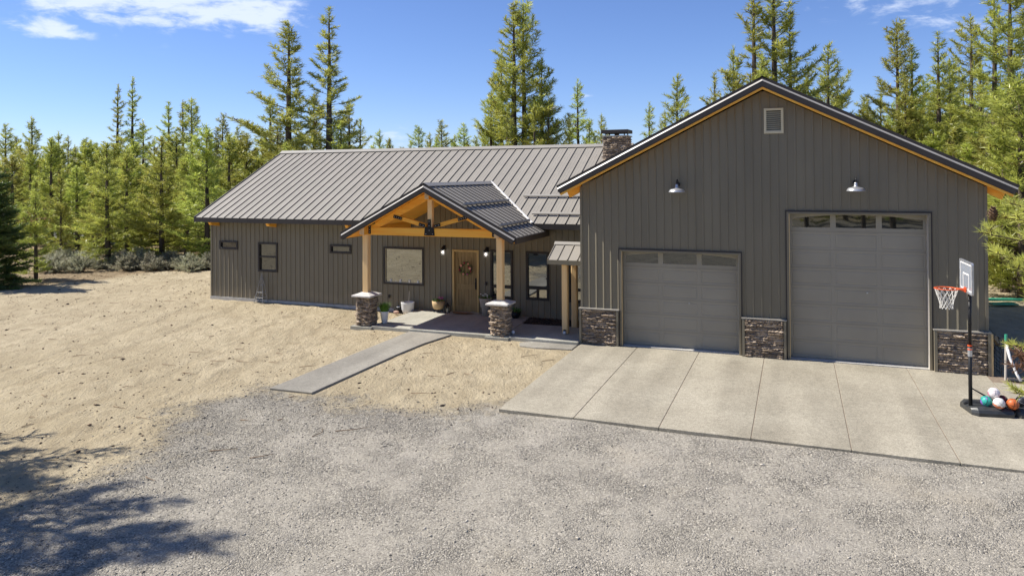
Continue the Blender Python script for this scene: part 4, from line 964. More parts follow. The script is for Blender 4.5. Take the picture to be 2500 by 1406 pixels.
def sconce(x, z, label):
    t = thing('wall_sconce', (x, YH, z), label, 'wall light', 'lit jar lights beside the front door')
    y = YH - .17
    MB().box(x - .05, x + .05, YH - .05, YH + .0, z + .05, z + .25).box(x - .02, x + .02, y - .02, YH - .05, z + .19, z + .22).build('wall_bracket', 'black', t)
    MB().lathe([(.09, .085), (.085, .13), (.05, .17), (.03, .20)], (x, y, z), 16).build('lamp_cap', 'black', t, smooth=True)
    MB().lathe([(.03, -.125), (.075, -.10), (.088, -.03), (.085, .06), (.07, .084)], (x, y, z), 16).build('glass_jar', 'jar', t, smooth=True)
    MB().sphere((x, y, z - .01), .038, 12, 8, (1, 1, 1.35)).build('bulb', 'bulb', t, smooth=True)
    mb = MB()
    for k in range(4):
        a = k * math.pi / 2 + .4; mb.tube([(x + .095 * math.cos(a), y + .095 * math.sin(a), z + .085), (x + .098 * math.cos(a), y + .098 * math.sin(a), z - .04), (x + .02 * math.cos(a), y + .02 * math.sin(a), z - .14)], .004, 4)
    mb.build('wire_guard', 'black', t)
sconce(-12.80, 2.40, 'lit jar light on the wall to the left of the front door')
sconce(-10.98, 2.38, 'lit jar light between the front door and the tall window')

# ------------------------------------------------------------------ porch things
def blades(mb, cx, cy, z, n, h, spread, w, rr):
    for i in range(n):
        a = rr.uniform(0, 6.28); r0 = rr.uniform(0, spread * .55); x, y = cx + r0 * math.cos(a), cy + r0 * math.sin(a)
        hh = h * rr.uniform(.7, 1.1); b = a + rr.uniform(-.6, .6); k = rr.uniform(.2, .9) * spread
        dx, dy = -math.sin(b) * w, math.cos(b) * w
        mb.add([(x - dx, y - dy, z), (x + dx, y + dy, z), (x + math.cos(b) * k * .5 + dx * .7, y + math.sin(b) * k * .5 + dy * .7, z + hh * .65), (x + math.cos(b) * k * .5 - dx * .7, y + math.sin(b) * k * .5 - dy * .7, z + hh * .65), (x + math.cos(b) * k, y + math.sin(b) * k, z + hh)], [(0, 1, 2, 3), (3, 2, 4)])
def leaves(mb, cx, cy, z, n, r_, h, size, rr):
    for i in range(n):
        a = rr.uniform(0, 6.28); d = r_ * math.sqrt(rr.random()); p = Vector((cx + d * math.cos(a), cy + d * math.sin(a), z + rr.uniform(0, h) * (1 - .6 * d / r_)))
        u = Vector((rr.gauss(0, 1), rr.gauss(0, 1), rr.gauss(.3, .6))).normalized(); v = u.cross(Vector((rr.gauss(0, 1), rr.gauss(0, 1), rr.gauss(0, 1)))).normalized()
        q = size * rr.uniform(.6, 1.3)
        mb.add([p, p + u * q + v * q * .35, p + u * q * 1.9, p + u * q - v * q * .35], [(0, 1, 2, 3)])
rr = random.Random(4)
t = thing('potted_grass', (-13.80, 22.88, .09), 'slim white pot of bright green grass beside the left stone column', 'potted plant')
MB().lathe([(.085, 0), (.10, .03), (.15, .37), (.165, .40), (.165, .43), (.145, .43), (.14, .38)], (-13.80, 22.88, .091), 24).build('pot', 'pot', t, smooth=True)
MB().lathe([(.138, .37), (.138, .385)], (-13.80, 22.88, .091), 16).build('soil', 'soil', t)
mb = MB(); blades(mb, -13.80, 22.88, .46, 420, .36, .24, .006, rr); mb.build('grass', 'grass', t)
t = thing('white_planter', (-14.22, 25.32, 0), 'round white planter with a bare stake below the big window', 'planter')
MB().lathe([(.15, 0), (.20, .03), (.245, .18), (.265, .40), (.27, .43), (.24, .43), (.235, .36)], (-14.22, 25.32, -.01), 26).build('pot', 'pot', t, smooth=True)
MB().lathe([(.235, .34), (.235, .36)], (-14.22, 25.32, -.01), 16).build('soil', 'soil', t)
MB().tube([(-14.20, 25.36, .3), (-14.19, 25.38, .85)], .012, 6).build('stake', 'jamb', t)
t = thing('tan_planter', (-12.93, 25.42, .09), 'tan footed basket planter with pink flowers to the left of the door', 'planter')
MB().lathe([(.14, .12), (.20, .15), (.235, .28), (.25, .44), (.23, .44), (.22, .40)], (-12.93, 25.42, .09), 24).build('pot', 'tan', t, smooth=True)
mb = MB()
for k in range(4):
    a = k * math.pi / 2 + .6; mb.tube([(-12.93 + .15 * math.cos(a), 25.42 + .15 * math.sin(a), .225), (-12.93 + .17 * math.cos(a), 25.42 + .17 * math.sin(a), .092)], .015, 6)
mb.build('leg', 'black', t)
mb = MB(); leaves(mb, -12.93, 25.42, .50, 120, .22, .14, .045, rr); mb.build('leaves', 'leafg', t)
mb = MB()
for k in range(14): mb.sphere((-12.86 + rr.gauss(0, .06), 25.42 + rr.gauss(0, .06), .64 + rr.gauss(0, .03)), .025, 6, 4)
mb.build('flower', 'pink', t)
t = thing('clay_planter', (-10.92, 25.36, .09), 'beige planter with pale flowers to the right of the door', 'planter')
MB().lathe([(.13, .0), (.15, .30), (.19, .33), (.235, .62), (.24, .66), (.215, .66), (.21, .60)], (-10.92, 25.36, .092), 22).build('pot', 'clay', t, smooth=True)
mb = MB(); leaves(mb, -10.92, 25.36, .73, 110, .24, .15, .045, rr); mb.build('leaves', 'leafg', t)
mb = MB()
for k in range(14): mb.sphere((-10.95 + rr.gauss(0, .10), 25.36 + rr.gauss(0, .06), .86 + rr.gauss(0, .03)), .025, 6, 4)
mb.build('flower', 'pot', t)
t = thing('dark_planter', (-9.72, 25.30, .09), 'low dark pot of green leaves behind the right stone column', 'potted plant')
MB().lathe([(.13, 0), (.21, .10), (.235, .25), (.21, .25), (.20, .22)], (-9.72, 25.30, .092), 20).build('pot', 'black', t, smooth=True)
mb = MB(); leaves(mb, -9.72, 25.30, .30, 150, .24, .22, .05, rr); mb.build('leaves', 'leafg', t)
t = thing('porch_lantern', (-12.56, 25.46, .09), 'small dark lantern with a pale candle beside the tan planter', 'lantern')
mb = MB(); x, y = -12.56, 25.46
mb.box(x - .09, x + .09, y - .09, y + .09, .092, .115)
for a in (-1, 1):
    for b_ in (-1, 1): mb.box(x + a * .08 - .008, x + a * .08 + .008, y + b_ * .08 - .008, y + b_ * .08 + .008, .115, .34)
mb.lathe([(.12, 0), (.04, .08), (.03, .12)], (x, y, .34), 4); mb.build('frame', 'black', t)
MB().lathe([(.05, 0), (.05, .13)], (x, y, .116), 12).build('candle', 'vent', t)
t = thing('hose_reel', (-14.72, 25.50, 0), 'black coiled hose on the sand at the edge of the porch floor', 'hose')
mb = MB()
for k in range(4): mb.tube([(-14.72 + (.17 + .01 * k) * math.cos(a * .45), 25.48 + (.12) * math.sin(a * .45), .0 + .04 * k) for a in range(15)], .02, 6)
mb.build('hose', 'black', t)
MB().box(-14.80, -14.64, 25.42, 25.56, .15, .20).build('hose_holder', 'steel', t, bevel=.02)
tag(MB().sphere((-14.62, 25.12, .03), .10, 8, 6, (1.3, .9, .7)).build('rock', 'redrock'), 'pinkish rock lying next to the white planter', 'rock')
mb = MB(); n = 20
mb.add([(-11.9 + .46 * math.cos(math.pi * k / n), 25.50 - .30 * math.sin(math.pi * k / n), .115) for k in range(n + 1)] + [(-11.9 + .46 * math.cos(math.pi * k / n), 25.50 - .30 * math.sin(math.pi * k / n), .13) for k in range(n + 1)],
       [tuple(range(n + 1)), tuple(range(n + 1, 2 * n + 2))[::-1]] + [(k, k + 1, n + 2 + k, n + 1 + k) for k in range(n)])
tag(mb.build('doormat', 'mat'), 'brown half-round doormat at the front door', 'doormat')
# wreath hanging on the door
wx, wz, wy = -11.87, 1.78, YH - .02
t = thing('wreath', (wx, wy, wz), 'dried twig wreath with pink and peach blooms on the front door', 'wreath')
mb = MB()
for k in range(60):
    a = rr.uniform(0, 6.28); a2 = a + rr.uniform(.3, .9); r1, r2 = rr.uniform(.15, .26), rr.uniform(.16, .31); am = (a + a2) / 2
    mb.tube([(wx + r1 * math.cos(a), wy - rr.uniform(0, .07), wz + r1 * math.sin(a)), (wx + (r1 + r2) / 2 * 1.04 * math.cos(am), wy - .06, wz + (r1 + r2) / 2 * 1.04 * math.sin(am)), (wx + r2 * math.cos(a2), wy - rr.uniform(0, .08), wz + r2 * math.sin(a2))], .007, 4)
mb.build('twig_ring', 'vine', t)
mb = MB()
for k in range(110):
    a = rr.uniform(0, 6.28); d = rr.gauss(.21, .04); u = Vector((rr.gauss(0, 1), rr.gauss(-.4, .5), rr.gauss(0, 1))).normalized(); p = Vector((wx + d * math.cos(a), wy - .05, wz + d * math.sin(a))); v = u.cross(Vector((0, 1, 0))).normalized()
    mb.add([p, p + u * .03 + v * .012, p + u * .065, p + u * .03 - v * .012], [(0, 1, 2, 3)])
mb.build('leaves', 'leafg', t)
for a, d, q, mm in ((2.55, .21, .050, 'peach'), (.1, .20, .052, 'peach'), (4.35, .22, .045, 'peach'), (1.0, .23, .036, 'peach'), (1.75, .22, .035, 'wine'), (3.35, .24, .035, 'wine'), (5.1, .22, .034, 'pink'), (.45, .16, .03, 'wine'), (5.9, .24, .03, 'wine')):
    mb = MB(); c = (wx + d * math.cos(a), wy - .09, wz + d * math.sin(a))
    for k in range(6): mb.sphere((c[0] + q * .45 * math.cos(k), c[1] - .01 * (k % 2), c[2] + q * .45 * math.sin(k)), q * .62, 7, 5)
    mb.build('bloom', mm, t)
# landscape lights
for (x, y, lab, cap) in ((-8.80, 22.74, 'small white ball light at the foot of the right stone column', False), (-7.17, 23.24, 'small white ball light with a dark top at the foot of the slim awning post', True)):
    t = thing('ground_light', (x, y, .09), lab, 'ground light')
    MB().sphere((x, y, .15), .062, 12, 8).build('globe', 'pot', t, smooth=True)
    if cap: MB().lathe([(.05, .0), (.055, .03), (.02, .045)], (x, y + .02, .195), 12).build('cap', 'black', t)
# pyramid trellis against the wall
t = thing('garden_obelisk', (-21.45, 25.4, 0), 'thin pyramid trellis standing against the wall under the left window', 'trellis')
ap = Vector((-21.44, 25.50, 1.22))
ft = [Vector((-21.70, 25.30, -.03)), Vector((-21.22, 25.30, -.03)), Vector((-21.22, 25.62, -.03)), Vector((-21.70, 25.62, -.03))]
for q in ft: MB().tube([q, ap], [.017, .010], 6).build('leg', 'wire', t)
for k, s in enumerate((.18, .36, .60, .8)):
    pts = [q.lerp(ap, s) for q in ft]
    mb = MB()
    for a_, b_ in zip(pts, pts[1:] + pts[:1]): mb.tube([a_, b_], .009, 5)
    mb.build('rung', 'wire', t)

# ------------------------------------------------------------------ basketball hoop
px, py = 3.63, 19.12
t = thing('basketball_hoop', (px, py, 0), 'portable basketball hoop with a clear backboard on the driveway', 'basketball hoop')
e1 = Vector((.98, .2, 0)).normalized(); e2 = Vector((-e1.y, e1.x, 0))
def L3(a, b, z): return Vector((px, py, 0)) + e1 * a + e2 * b + Vector((0, 0, z))
mb = MB()
def lobe(a0, a1, h, w0, w1):
    pr = []
    for a, w in ((a0, w0 * .72), (a0 + .10, w0), (a1 - .03, w1), (a1, w1 * .97)):
        pr.append((a, w))
    vs = []; prof = [(-1, .0), (-1.0, .07), (-.93, .13), (-.78, h), (-.42, h), (-.34, h - .045), (.34, h - .045), (.42, h), (.78, h), (.93, .13), (1, .07), (1, .0)]
    for a, w in pr:
        k = .8 if a == a0 else 1
        vs += [L3(a, w * q, z * k + .003) for q, z in prof]
    n = len(prof)
    mb.add(vs, [(i * n + k, i * n + k + 1, (i + 1) * n + k + 1, (i + 1) * n + k) for i in range(len(pr) - 1) for k in range(n - 1)] + [tuple(range(n))[::-1], tuple(range(3 * n, 4 * n))])
lobe(-.10, .70, .165, .42, .44); lobe(.74, 1.62, .165, .44, .42)
mb.add([L3(.69, -.36, .03), L3(.75, -.36, .03), L3(.75, .36, .03), L3(.69, .36, .03), L3(.69, -.36, .10), L3(.75, -.36, .10), L3(.75, .36, .10), L3(.69, .36, .10)], [(4, 5, 6, 7), (0, 1, 5, 4), (2, 3, 7, 6)])
base = mb.build('base', 'plastic', t)
pole = MB().tube([(px, py, .08), (px, py, 1.46)], .040, 14).tube([(px, py, 1.46), (px + .01, py, 2.62)], .036, 14).build('pole', 'black', t, smooth=True)
MB().tube([(px, py, 1.22), (px, py, 1.41)], .047, 14).build('pole_label', 'steel', pole)
for z in (1.445, 1.365): MB().tube([(px, py, z), (px, py, z + .03)], .0485, 14).build('pole_band', 'orange', pole)
for b_ in (-.40, .40): MB().tube([(px, py, .52), L3(.72, b_, .10)], .014, 8).build('brace', 'black', t)
mb = MB()
for b_ in (-.12, .12): mb.tube([L3(-.03, b_ - .015, .07), L3(-.03, b_ + .015, .07)], .07, 12)
mb.build('wheel', 'black', t)
bd = Vector((.035, -.999, 0)).normalized(); bn = Vector((-.999, -.035, 0)).normalized()
bc = Vector((3.56, 19.02, 3.02))
def B3(u, v, d): return bc + bd * u + Vector((0, 0, v)) + bn * d
bw, bh = .545, .355
def bplate(mb, pts, d0, d1):
    n = len(pts); mb.add([B3(u, v, d0) for u, v in pts] + [B3(u, v, d1) for u, v in pts], [tuple(range(n)), tuple(range(n, 2 * n))[::-1]] + [(k, (k + 1) % n, n + (k + 1) % n, n + k) for k in range(n)])
def ring(mb, w, h, tk, d0, d1, cy=0, rad=.05):
    def rr_(w, h, r):
        o = []
        for (sx, sy, a0) in ((1, 1, 0), (-1, 1, 90), (-1, -1, 180), (1, -1, 270)):
            for k in range(4): a = R(a0 + k * 30); o.append((sx * (w - r) + r * math.cos(a), cy + sy * (h - r) + r * math.sin(a)))
        return o
    A = rr_(w, h, rad); Bp = rr_(w - tk, h - tk, max(rad - tk, .006)); n = len(A)
    vs = [B3(*p, d1) for p in A] + [B3(*p, d1) for p in Bp] + [B3(*p, d0) for p in A] + [B3(*p, d0) for p in Bp]
    fs = []
    for k in range(n):
        q = (k + 1) % n; fs += [(k, q, n + q, n + k), (2 * n + k, 2 * n + q, q, k), (n + k, n + q, 3 * n + q, 3 * n + k), (2 * n + k, 3 * n + k, 3 * n + q, 2 * n + q)]
    mb.add(vs, fs)
mb = MB(); bplate(mb, [(-bw + .03, -bh + .03), (bw - .03, -bh + .03), (bw - .03, bh - .03), (-bw + .03, bh - .03)], -.008, .008)
bo = mb.build('backboard', 'board', t)
mb = MB(); ring(mb, bw, bh, .035, -.02, .02); mb.build('board_frame', 'steel', bo)
mb = MB(); ring(mb, bw - .05, bh - .05, .034, .009, .012); ring(mb, .26, .19, .04, .009, .012, -.11, .03); mb.build('board_markings', 'white', bo)
rc = B3(0, -.285, .40); RR = .235
mb = MB(); mb.tube([rc + Vector((RR * math.cos(2 * math.pi * k / 28), RR * math.sin(2 * math.pi * k / 28), 0)) for k in range(29)], .0125, 7)
mb.tube([B3(-.07, -.285, .02), rc + bd * -.09 - bn * (RR * .92)], .011, 6); mb.tube([B3(.07, -.285, .02), rc + bd * .09 - bn * (RR * .92)], .011, 6)
mb.tube([B3(0, -.33, .02), rc - bn * RR * .98], .012, 6); bplate(mb, [(-.08, -.35), (.08, -.35), (.08, -.24), (-.08, -.24)], .015, .035)
mb.build('rim', 'orange', t)
mb = MB(); nn = 12; lv = [(1, 0), (.86, .11), (.70, .21), (.60, .30), (.54, .38), (.58, .45)]
for k in range(nn):
    for s in (-1, 1):
        pts = []
        for i, (f, d) in enumerate(lv):
            a = 2 * math.pi * (k + s * i * .5) / nn; pts.append(rc + Vector((RR * f * math.cos(a), RR * f * math.sin(a), -d)))
        mb.tube(pts, .0065, 4)
mb.build('net', 'net', t)
mb = MB()
for u in (-.12, .12): mb.beam((px + .01, py, 2.45), B3(u, .10, -.02), .03, .04); mb.beam((px + .01, py, 2.60), B3(u, -.22, -.02), .03, .04)
mb.build('bracket_arm', 'black', t)

def ball_mat(name, kind):
    mm, n, l, b = mat(name); b.inputs['Roughness'].default_value = .5
    tcn = n.new('ShaderNodeTexCoord'); nz = n.new('ShaderNodeTexVoronoi'); nz.inputs['Scale'].default_value = kind[2]; l.new(tcn.outputs['Object'], nz.inputs['Vector'])
    s_ = n.new('ShaderNodeSeparateColor'); l.new(nz.outputs['Color'], s_.inputs[0]); cr = n.new('ShaderNodeValToRGB'); cr.color_ramp.interpolation = 'CONSTANT'; e = cr.color_ramp.elements
    e[0].color = (*kind[0], 1); e[1].position = kind[3]; e[1].color = (*kind[1], 1); l.new(s_.outputs[0], cr.inputs[0]); l.new(cr.outputs[0], b.inputs['Base Color']); return mm
BM = {'teal': ball_mat('ball_teal_purple', ((.03, .38, .32), (.25, .13, .50), 9, .5)), 'wo': ball_mat('ball_white_orange', ((.75, .73, .68), (.75, .22, .08), 10, .78)),
      'or': ball_mat('ball_orange', ((.60, .15, .035), (.56, .13, .03), 3, .5)), 'red': ball_mat('ball_red', ((.16, .02, .02), (.13, .015, .015), 3, .5)),
      'blk': ball_mat('ball_black', ((.02, .02, .025), (.35, .36, .38), 8, .8)), 'pink': ball_mat('ball_pink', ((.78, .70, .70), (.65, .20, .32), 9, .7))}
def ball(x, y, z, key, label, seam, rot):
    t = thing('ball', (x, y, z), label, 'ball', 'balls piled on the hoop base')
    r_ = .12; o = MB().sphere((0, 0, 0), r_, 22, 14).build('cover', BM[key], None, smooth=True); o.parent = t
    mb = MB()
    for ax in range(2):
        mb.tube([((r_ + .0005) * math.cos(q), (r_ + .0005) * math.sin(q) * (ax == 0), (r_ + .0005) * math.sin(q) * (ax == 1)) for q in [2 * math.pi * k / 24 for k in range(25)]], .0036, 4)
    for s in (-1, 1):
        mb.tube([Vector((s * (.055 + .035 * math.cos(q) ** 2), math.cos(q), math.sin(q))).normalized().lerp(Vector((s * .5, math.cos(q), math.sin(q))).normalized(), .6).normalized() * (r_ + .0005) for q in [2 * math.pi * k / 24 for k in range(25)]], .0036, 4)
    q = mb.build('seams', seam, None); q.parent = t
    t.rotation_euler = rot
zb_ = .165 - .02 + .12
ball(3.92, 19.04, zb_, 'teal', 'teal and purple basketball nearest the hoop pole', 'black', (.5, .3, .2))
ball(4.13, 18.90, zb_ + .015, 'wo', 'white ball with orange patches at the front of the pile', 'wire', (.2, .8, .5))
ball(4.40, 18.96, zb_ + .01, 'or', 'bright orange basketball at the right of the pile', 'black', (.15, .1, .3))
ball(4.25, 19.20, zb_, 'red', 'dark red basketball behind the white one', 'black', (.6, .1, .3))
ball(4.63, 19.24, zb_, 'blk', 'black and grey ball behind the orange one', 'steel', (.3, .2, .9))
ball(4.07, 19.07, zb_ + .185, 'pink', 'pink and white ball on top of the pile', 'wire', (.9, .2, .3))

# ------------------------------------------------------------------ things right of the garage
t = thing('goal_frame', (5.0, 22.3, 0), 'small goal frame with a pale post and dark netting beside the garage', 'goal frame')
MB().tube([(5.0, 22.2, .0), (5.02, 22.2, .95)], .03, 8).build('post', 'jamb', t)
MB().tube([(5.02, 22.2, .95), (5.02, 22.2, 1.18)], .033, 8).build('post_sleeve', 'green', t)
MB().tube([(5.03, 22.2, .92), (5.08, 22.1, .6), (5.20, 21.98, .22), (5.26, 21.9, .08)], .034, 8).build('curved_brace', 'white', t, smooth=True)
MB().tube([(5.05, 22.15, .04), (5.9, 21.9, .04)], .045, 8).build('base_bar', 'plastic', t)
mb = MB(); rr = random.Random(8)
pts = [(4.86, 22.75), (5.0, 23.6), (5.05, 25), (5.1, 27)]
for i in range(30):
    y = 22.5 + i * .16
    mb.tube([(4.98 + .03 * math.sin(i), y, .01), (5.0 + .05 * math.sin(i * 1.3), y + .02, .55), (4.92 + .03 * math.sin(i * .7), y, 1.05 - .03 * (i % 3))], .006, 3)
for k in range(10):
    mb.tube([(4.98, 22.3 + j * .55, .06 + k * .105 + .03 * math.sin(j * 1.7 + k)) for j in range(10)], .006, 3)
mb.build('netting', 'darknet', t)
t = tag(MB().prism([(6.6, 35.35), (11.5, 36.75), (11.45, 36.93), (6.55, 35.53)], 'z', .0, .10).build('green_plank', 'green', None, bevel=.01), 'long green plank lying across the dirt behind the garage', 'plank')
t = tag(MB().prism([(7.4, 34.55), (8.35, 34.85), (8.25, 35.2), (7.3, 34.9)], 'z', .0, .05).build('green_board', 'green', None, bevel=.01), 'short green board lying in front of the long green plank', 'board')
tag(MB().beam((4.83, 22.62, 1.02), (5.02, 22.9, .78), .10, .12).build('downspout_elbow', 'siding'), 'metal downspout elbow at the garage corner above the stone base', 'downspout')

# ------------------------------------------------------------------ trees
UP = np.array([0, 0, 1.0])
def norm(a): return a / np.maximum(np.linalg.norm(a, axis=-1, keepdims=True), 1e-9)
def tufts_to_tris(P, D, T, L, w, nb, r, cone=.75, upb=.25, along=0.0):
    n = len(P); P = np.repeat(P, nb, 0); D = np.repeat(D, nb, 0); T = np.repeat(T, nb, 0)
    d = norm(D + r.normal(0, cone, D.shape) + UP * upb)
    l_ = L * r.uniform(.65, 1.2, (len(P), 1)); P = P + D * (r.random((len(P), 1)) - .5) * along
    s = norm(np.cross(d, r.normal(0, 1, d.shape)))
    V = np.stack([P - s * w * .5, P + s * w * .5, P + d * l_ * .6 + s * w * .55, P + d * l_], 1).reshape(-1, 3)
    k = np.arange(len(P))[:, None] * 4
    F = np.concatenate([k + np.array([[0, 1, 2]]), k + np.array([[0, 2, 3]])], 0)
    return V, F, np.repeat(np.clip(T + r.normal(0, .06, len(T)), 0, 1), 4)
def tube_np(out, pts, rad, n):
    mbv, mbf = out; k0 = len(mbv)
    pts = np.asarray(pts)
    for i in range(len(pts)):
        d = pts[min(i + 1, len(pts) - 1)] - pts[max(i - 1, 0)]; d = d / (np.linalg.norm(d) + 1e-9)
        a = np.array([0, 0, 1.]) if abs(d[2]) < .9 else np.array([1., 0, 0]); x = np.cross(d, a); x /= np.linalg.norm(x); y = np.cross(d, x)
        for k in range(n):
            q = 2 * math.pi * k / n; mbv.append(pts[i] + (x * math.cos(q) + y * math.sin(q)) * rad[i])
    for i in range(len(pts) - 1):
        for k in range(n): mbf.append((k0 + i * n + k, k0 + i * n + (k + 1) % n, k0 + (i + 1) * n + (k + 1) % n, k0 + (i + 1) * n + k))
def pine(seed, h, cb, rmax, step=.42, perw=5, tstep=.20, L=.24, w=.034, nb=8, el0=-8, el1=50, curve=.35, gap=0.0, bare=.28, lean=.0, pw=.85, lower=.35, double=False):
    r = np.random.default_rng(seed); out = ([], []); TP = []; TD = []; TT = []
    tr0 = .011 * h + .025; n = 10
    wob = np.cumsum(r.normal(0, .012 * h / n, (n + 1, 2)), 0); wob[0] = 0
    tz = np.linspace(0, h * .985, n + 1); tp = np.stack([wob[:, 0] + lean * tz, wob[:, 1], tz], -1)
    tp[0, 2] = -.35
    tube_np(out, tp, tr0 * (1 - np.linspace(0, 1, n + 1)) ** .8 + .008, 7)
    def axis(z): return np.array([np.interp(z, tz, tp[:, 0]), np.interp(z, tz, tp[:, 1]), z])
    z = cb * h; az = r.uniform(0, 6.28)
    while z < h * .975:
        t = (z - cb * h) / (h - cb * h)
        prof = (1 - t) ** pw * min(1, lower + (1 - lower) * t / .22) * (1 + .28 * math.sin(t * 11 + seed) * (1 - t))
        nbch = perw if t < .85 else max(3, perw - 1)
        for k in range(nbch):
            if r.random() < gap: continue
            az += 2.399 + r.normal(0, .35)
            Lb = max(.16, rmax * prof * r.uniform(.42, 1.2) * (1 + .22 * math.cos(az - seed))); el = R(el0 + (el1 - el0) * t + r.normal(0, 8))
            hd = np.array([math.cos(az), math.sin(az), 0]); nn = 5; p = axis(z + r.uniform(-.15, .15)); pts = [p]; e = el
            for i in range(nn):
                dv = hd * math.cos(e) + UP * math.sin(e); p = p + dv * Lb / nn; pts.append(p); e += curve / nn + r.normal(0, .07); hd = norm(hd + np.array([*r.normal(0, .06, 2), 0]))
            pts = np.array(pts); tube_np(out, pts[[0, 2, 3, 5]], [.006 + .010 * Lb, .005 + .006 * Lb, .006, .004], 3)
            s0 = bare if Lb > .5 else .1
            for s in np.arange(s0, 1.001, tstep / Lb):
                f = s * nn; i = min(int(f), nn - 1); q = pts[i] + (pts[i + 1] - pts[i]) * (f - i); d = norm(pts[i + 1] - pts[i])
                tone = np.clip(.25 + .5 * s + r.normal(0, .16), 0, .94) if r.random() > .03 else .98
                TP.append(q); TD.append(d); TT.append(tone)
                if Lb > .45 and s < .97:
                    for sd in (-1, 1):
                        tl = Lb * .30 * (1.05 - s) + .10; sdv = norm(np.cross(d, UP)) * sd; td = norm(d * .75 + sdv * .8 + UP * r.normal(.12, .2))
                        for u in np.arange(tl * .5, tl + .01, tstep):
                            TP.append(q + td * u); TD.append(td); TT.append(np.clip(tone + r.normal(0, .12), 0, .94))
        z += step * r.uniform(.75, 1.25) * (1 if t < .8 else .75)
    # leader
    for s in np.linspace(.93, 1.0, 5): TP.append(axis(h * .985 * s)); TD.append(UP); TT.append(.7)
    V, F, T = tufts_to_tris(np.array(TP), np.array(TD), np.array(TT), L, w, nb, r, .62, .22, tstep * .9)
    return (np.array(out[0]), np.array(out[1])), (V, F, T)
PROTO = {}
def proto(key, material, **kw):
    (tv, tf), (cv, cf, ct) = pine(**kw)
    PROTO.setdefault(key, []).append((tri_mesh('trunk_' + key, tv, tf, None, ('bark',)), tri_mesh('crown_' + key, cv, cf, ct, (material,)), kw['h']))
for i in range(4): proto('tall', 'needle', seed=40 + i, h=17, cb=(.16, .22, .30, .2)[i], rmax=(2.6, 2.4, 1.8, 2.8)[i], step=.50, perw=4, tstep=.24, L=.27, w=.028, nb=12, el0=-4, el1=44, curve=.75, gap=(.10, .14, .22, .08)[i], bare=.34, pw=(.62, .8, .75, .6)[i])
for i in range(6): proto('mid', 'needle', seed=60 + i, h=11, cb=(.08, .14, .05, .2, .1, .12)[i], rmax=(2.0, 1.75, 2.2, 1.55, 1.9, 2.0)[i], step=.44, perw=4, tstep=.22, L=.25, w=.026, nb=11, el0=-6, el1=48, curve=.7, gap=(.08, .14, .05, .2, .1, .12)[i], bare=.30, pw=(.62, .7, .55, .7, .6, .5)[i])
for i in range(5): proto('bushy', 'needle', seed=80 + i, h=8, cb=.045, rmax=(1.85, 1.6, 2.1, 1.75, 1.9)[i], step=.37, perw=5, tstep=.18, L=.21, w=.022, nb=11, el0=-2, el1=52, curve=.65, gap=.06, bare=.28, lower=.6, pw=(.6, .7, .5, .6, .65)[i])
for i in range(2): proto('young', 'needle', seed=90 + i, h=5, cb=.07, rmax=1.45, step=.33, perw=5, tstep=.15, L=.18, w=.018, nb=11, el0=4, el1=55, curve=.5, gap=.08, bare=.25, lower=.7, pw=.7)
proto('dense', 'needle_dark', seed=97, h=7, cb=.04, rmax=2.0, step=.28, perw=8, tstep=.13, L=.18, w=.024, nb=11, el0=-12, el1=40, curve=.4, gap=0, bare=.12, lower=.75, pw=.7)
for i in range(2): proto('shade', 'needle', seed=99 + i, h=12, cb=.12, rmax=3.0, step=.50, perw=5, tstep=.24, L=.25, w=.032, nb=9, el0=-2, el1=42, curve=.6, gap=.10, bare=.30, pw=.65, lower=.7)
KEY = {'T': 'tall', 'M': 'mid', 'B': 'bushy', 'S': 'young', 'D': 'dense', 'H': 'shade'}
tr = random.Random(17)
def tree(kind, x, y, h, label, group=None, wide=1.0, variant=None):
    ps = PROTO[KEY[kind]]; tm, cm, h0 = ps[variant if variant is not None else tr.randrange(len(ps))]
    t = thing('pine_tree', (x, y, gz(x, y)), label, 'tree', group)
    s = h / h0; q = (s * .45 + .55) if h < h0 else s ** .8
    t.scale = (q * wide * tr.uniform(.92, 1.08), q * wide * tr.uniform(.92, 1.08), s); t.rotation_euler = (0, 0, tr.uniform(0, 6.28))
    for nm, me in (('trunk', tm), ('crown', cm)):
        o = bpy.data.objects.new(nm, me); C.objects.link(o); o.parent = t
    return t
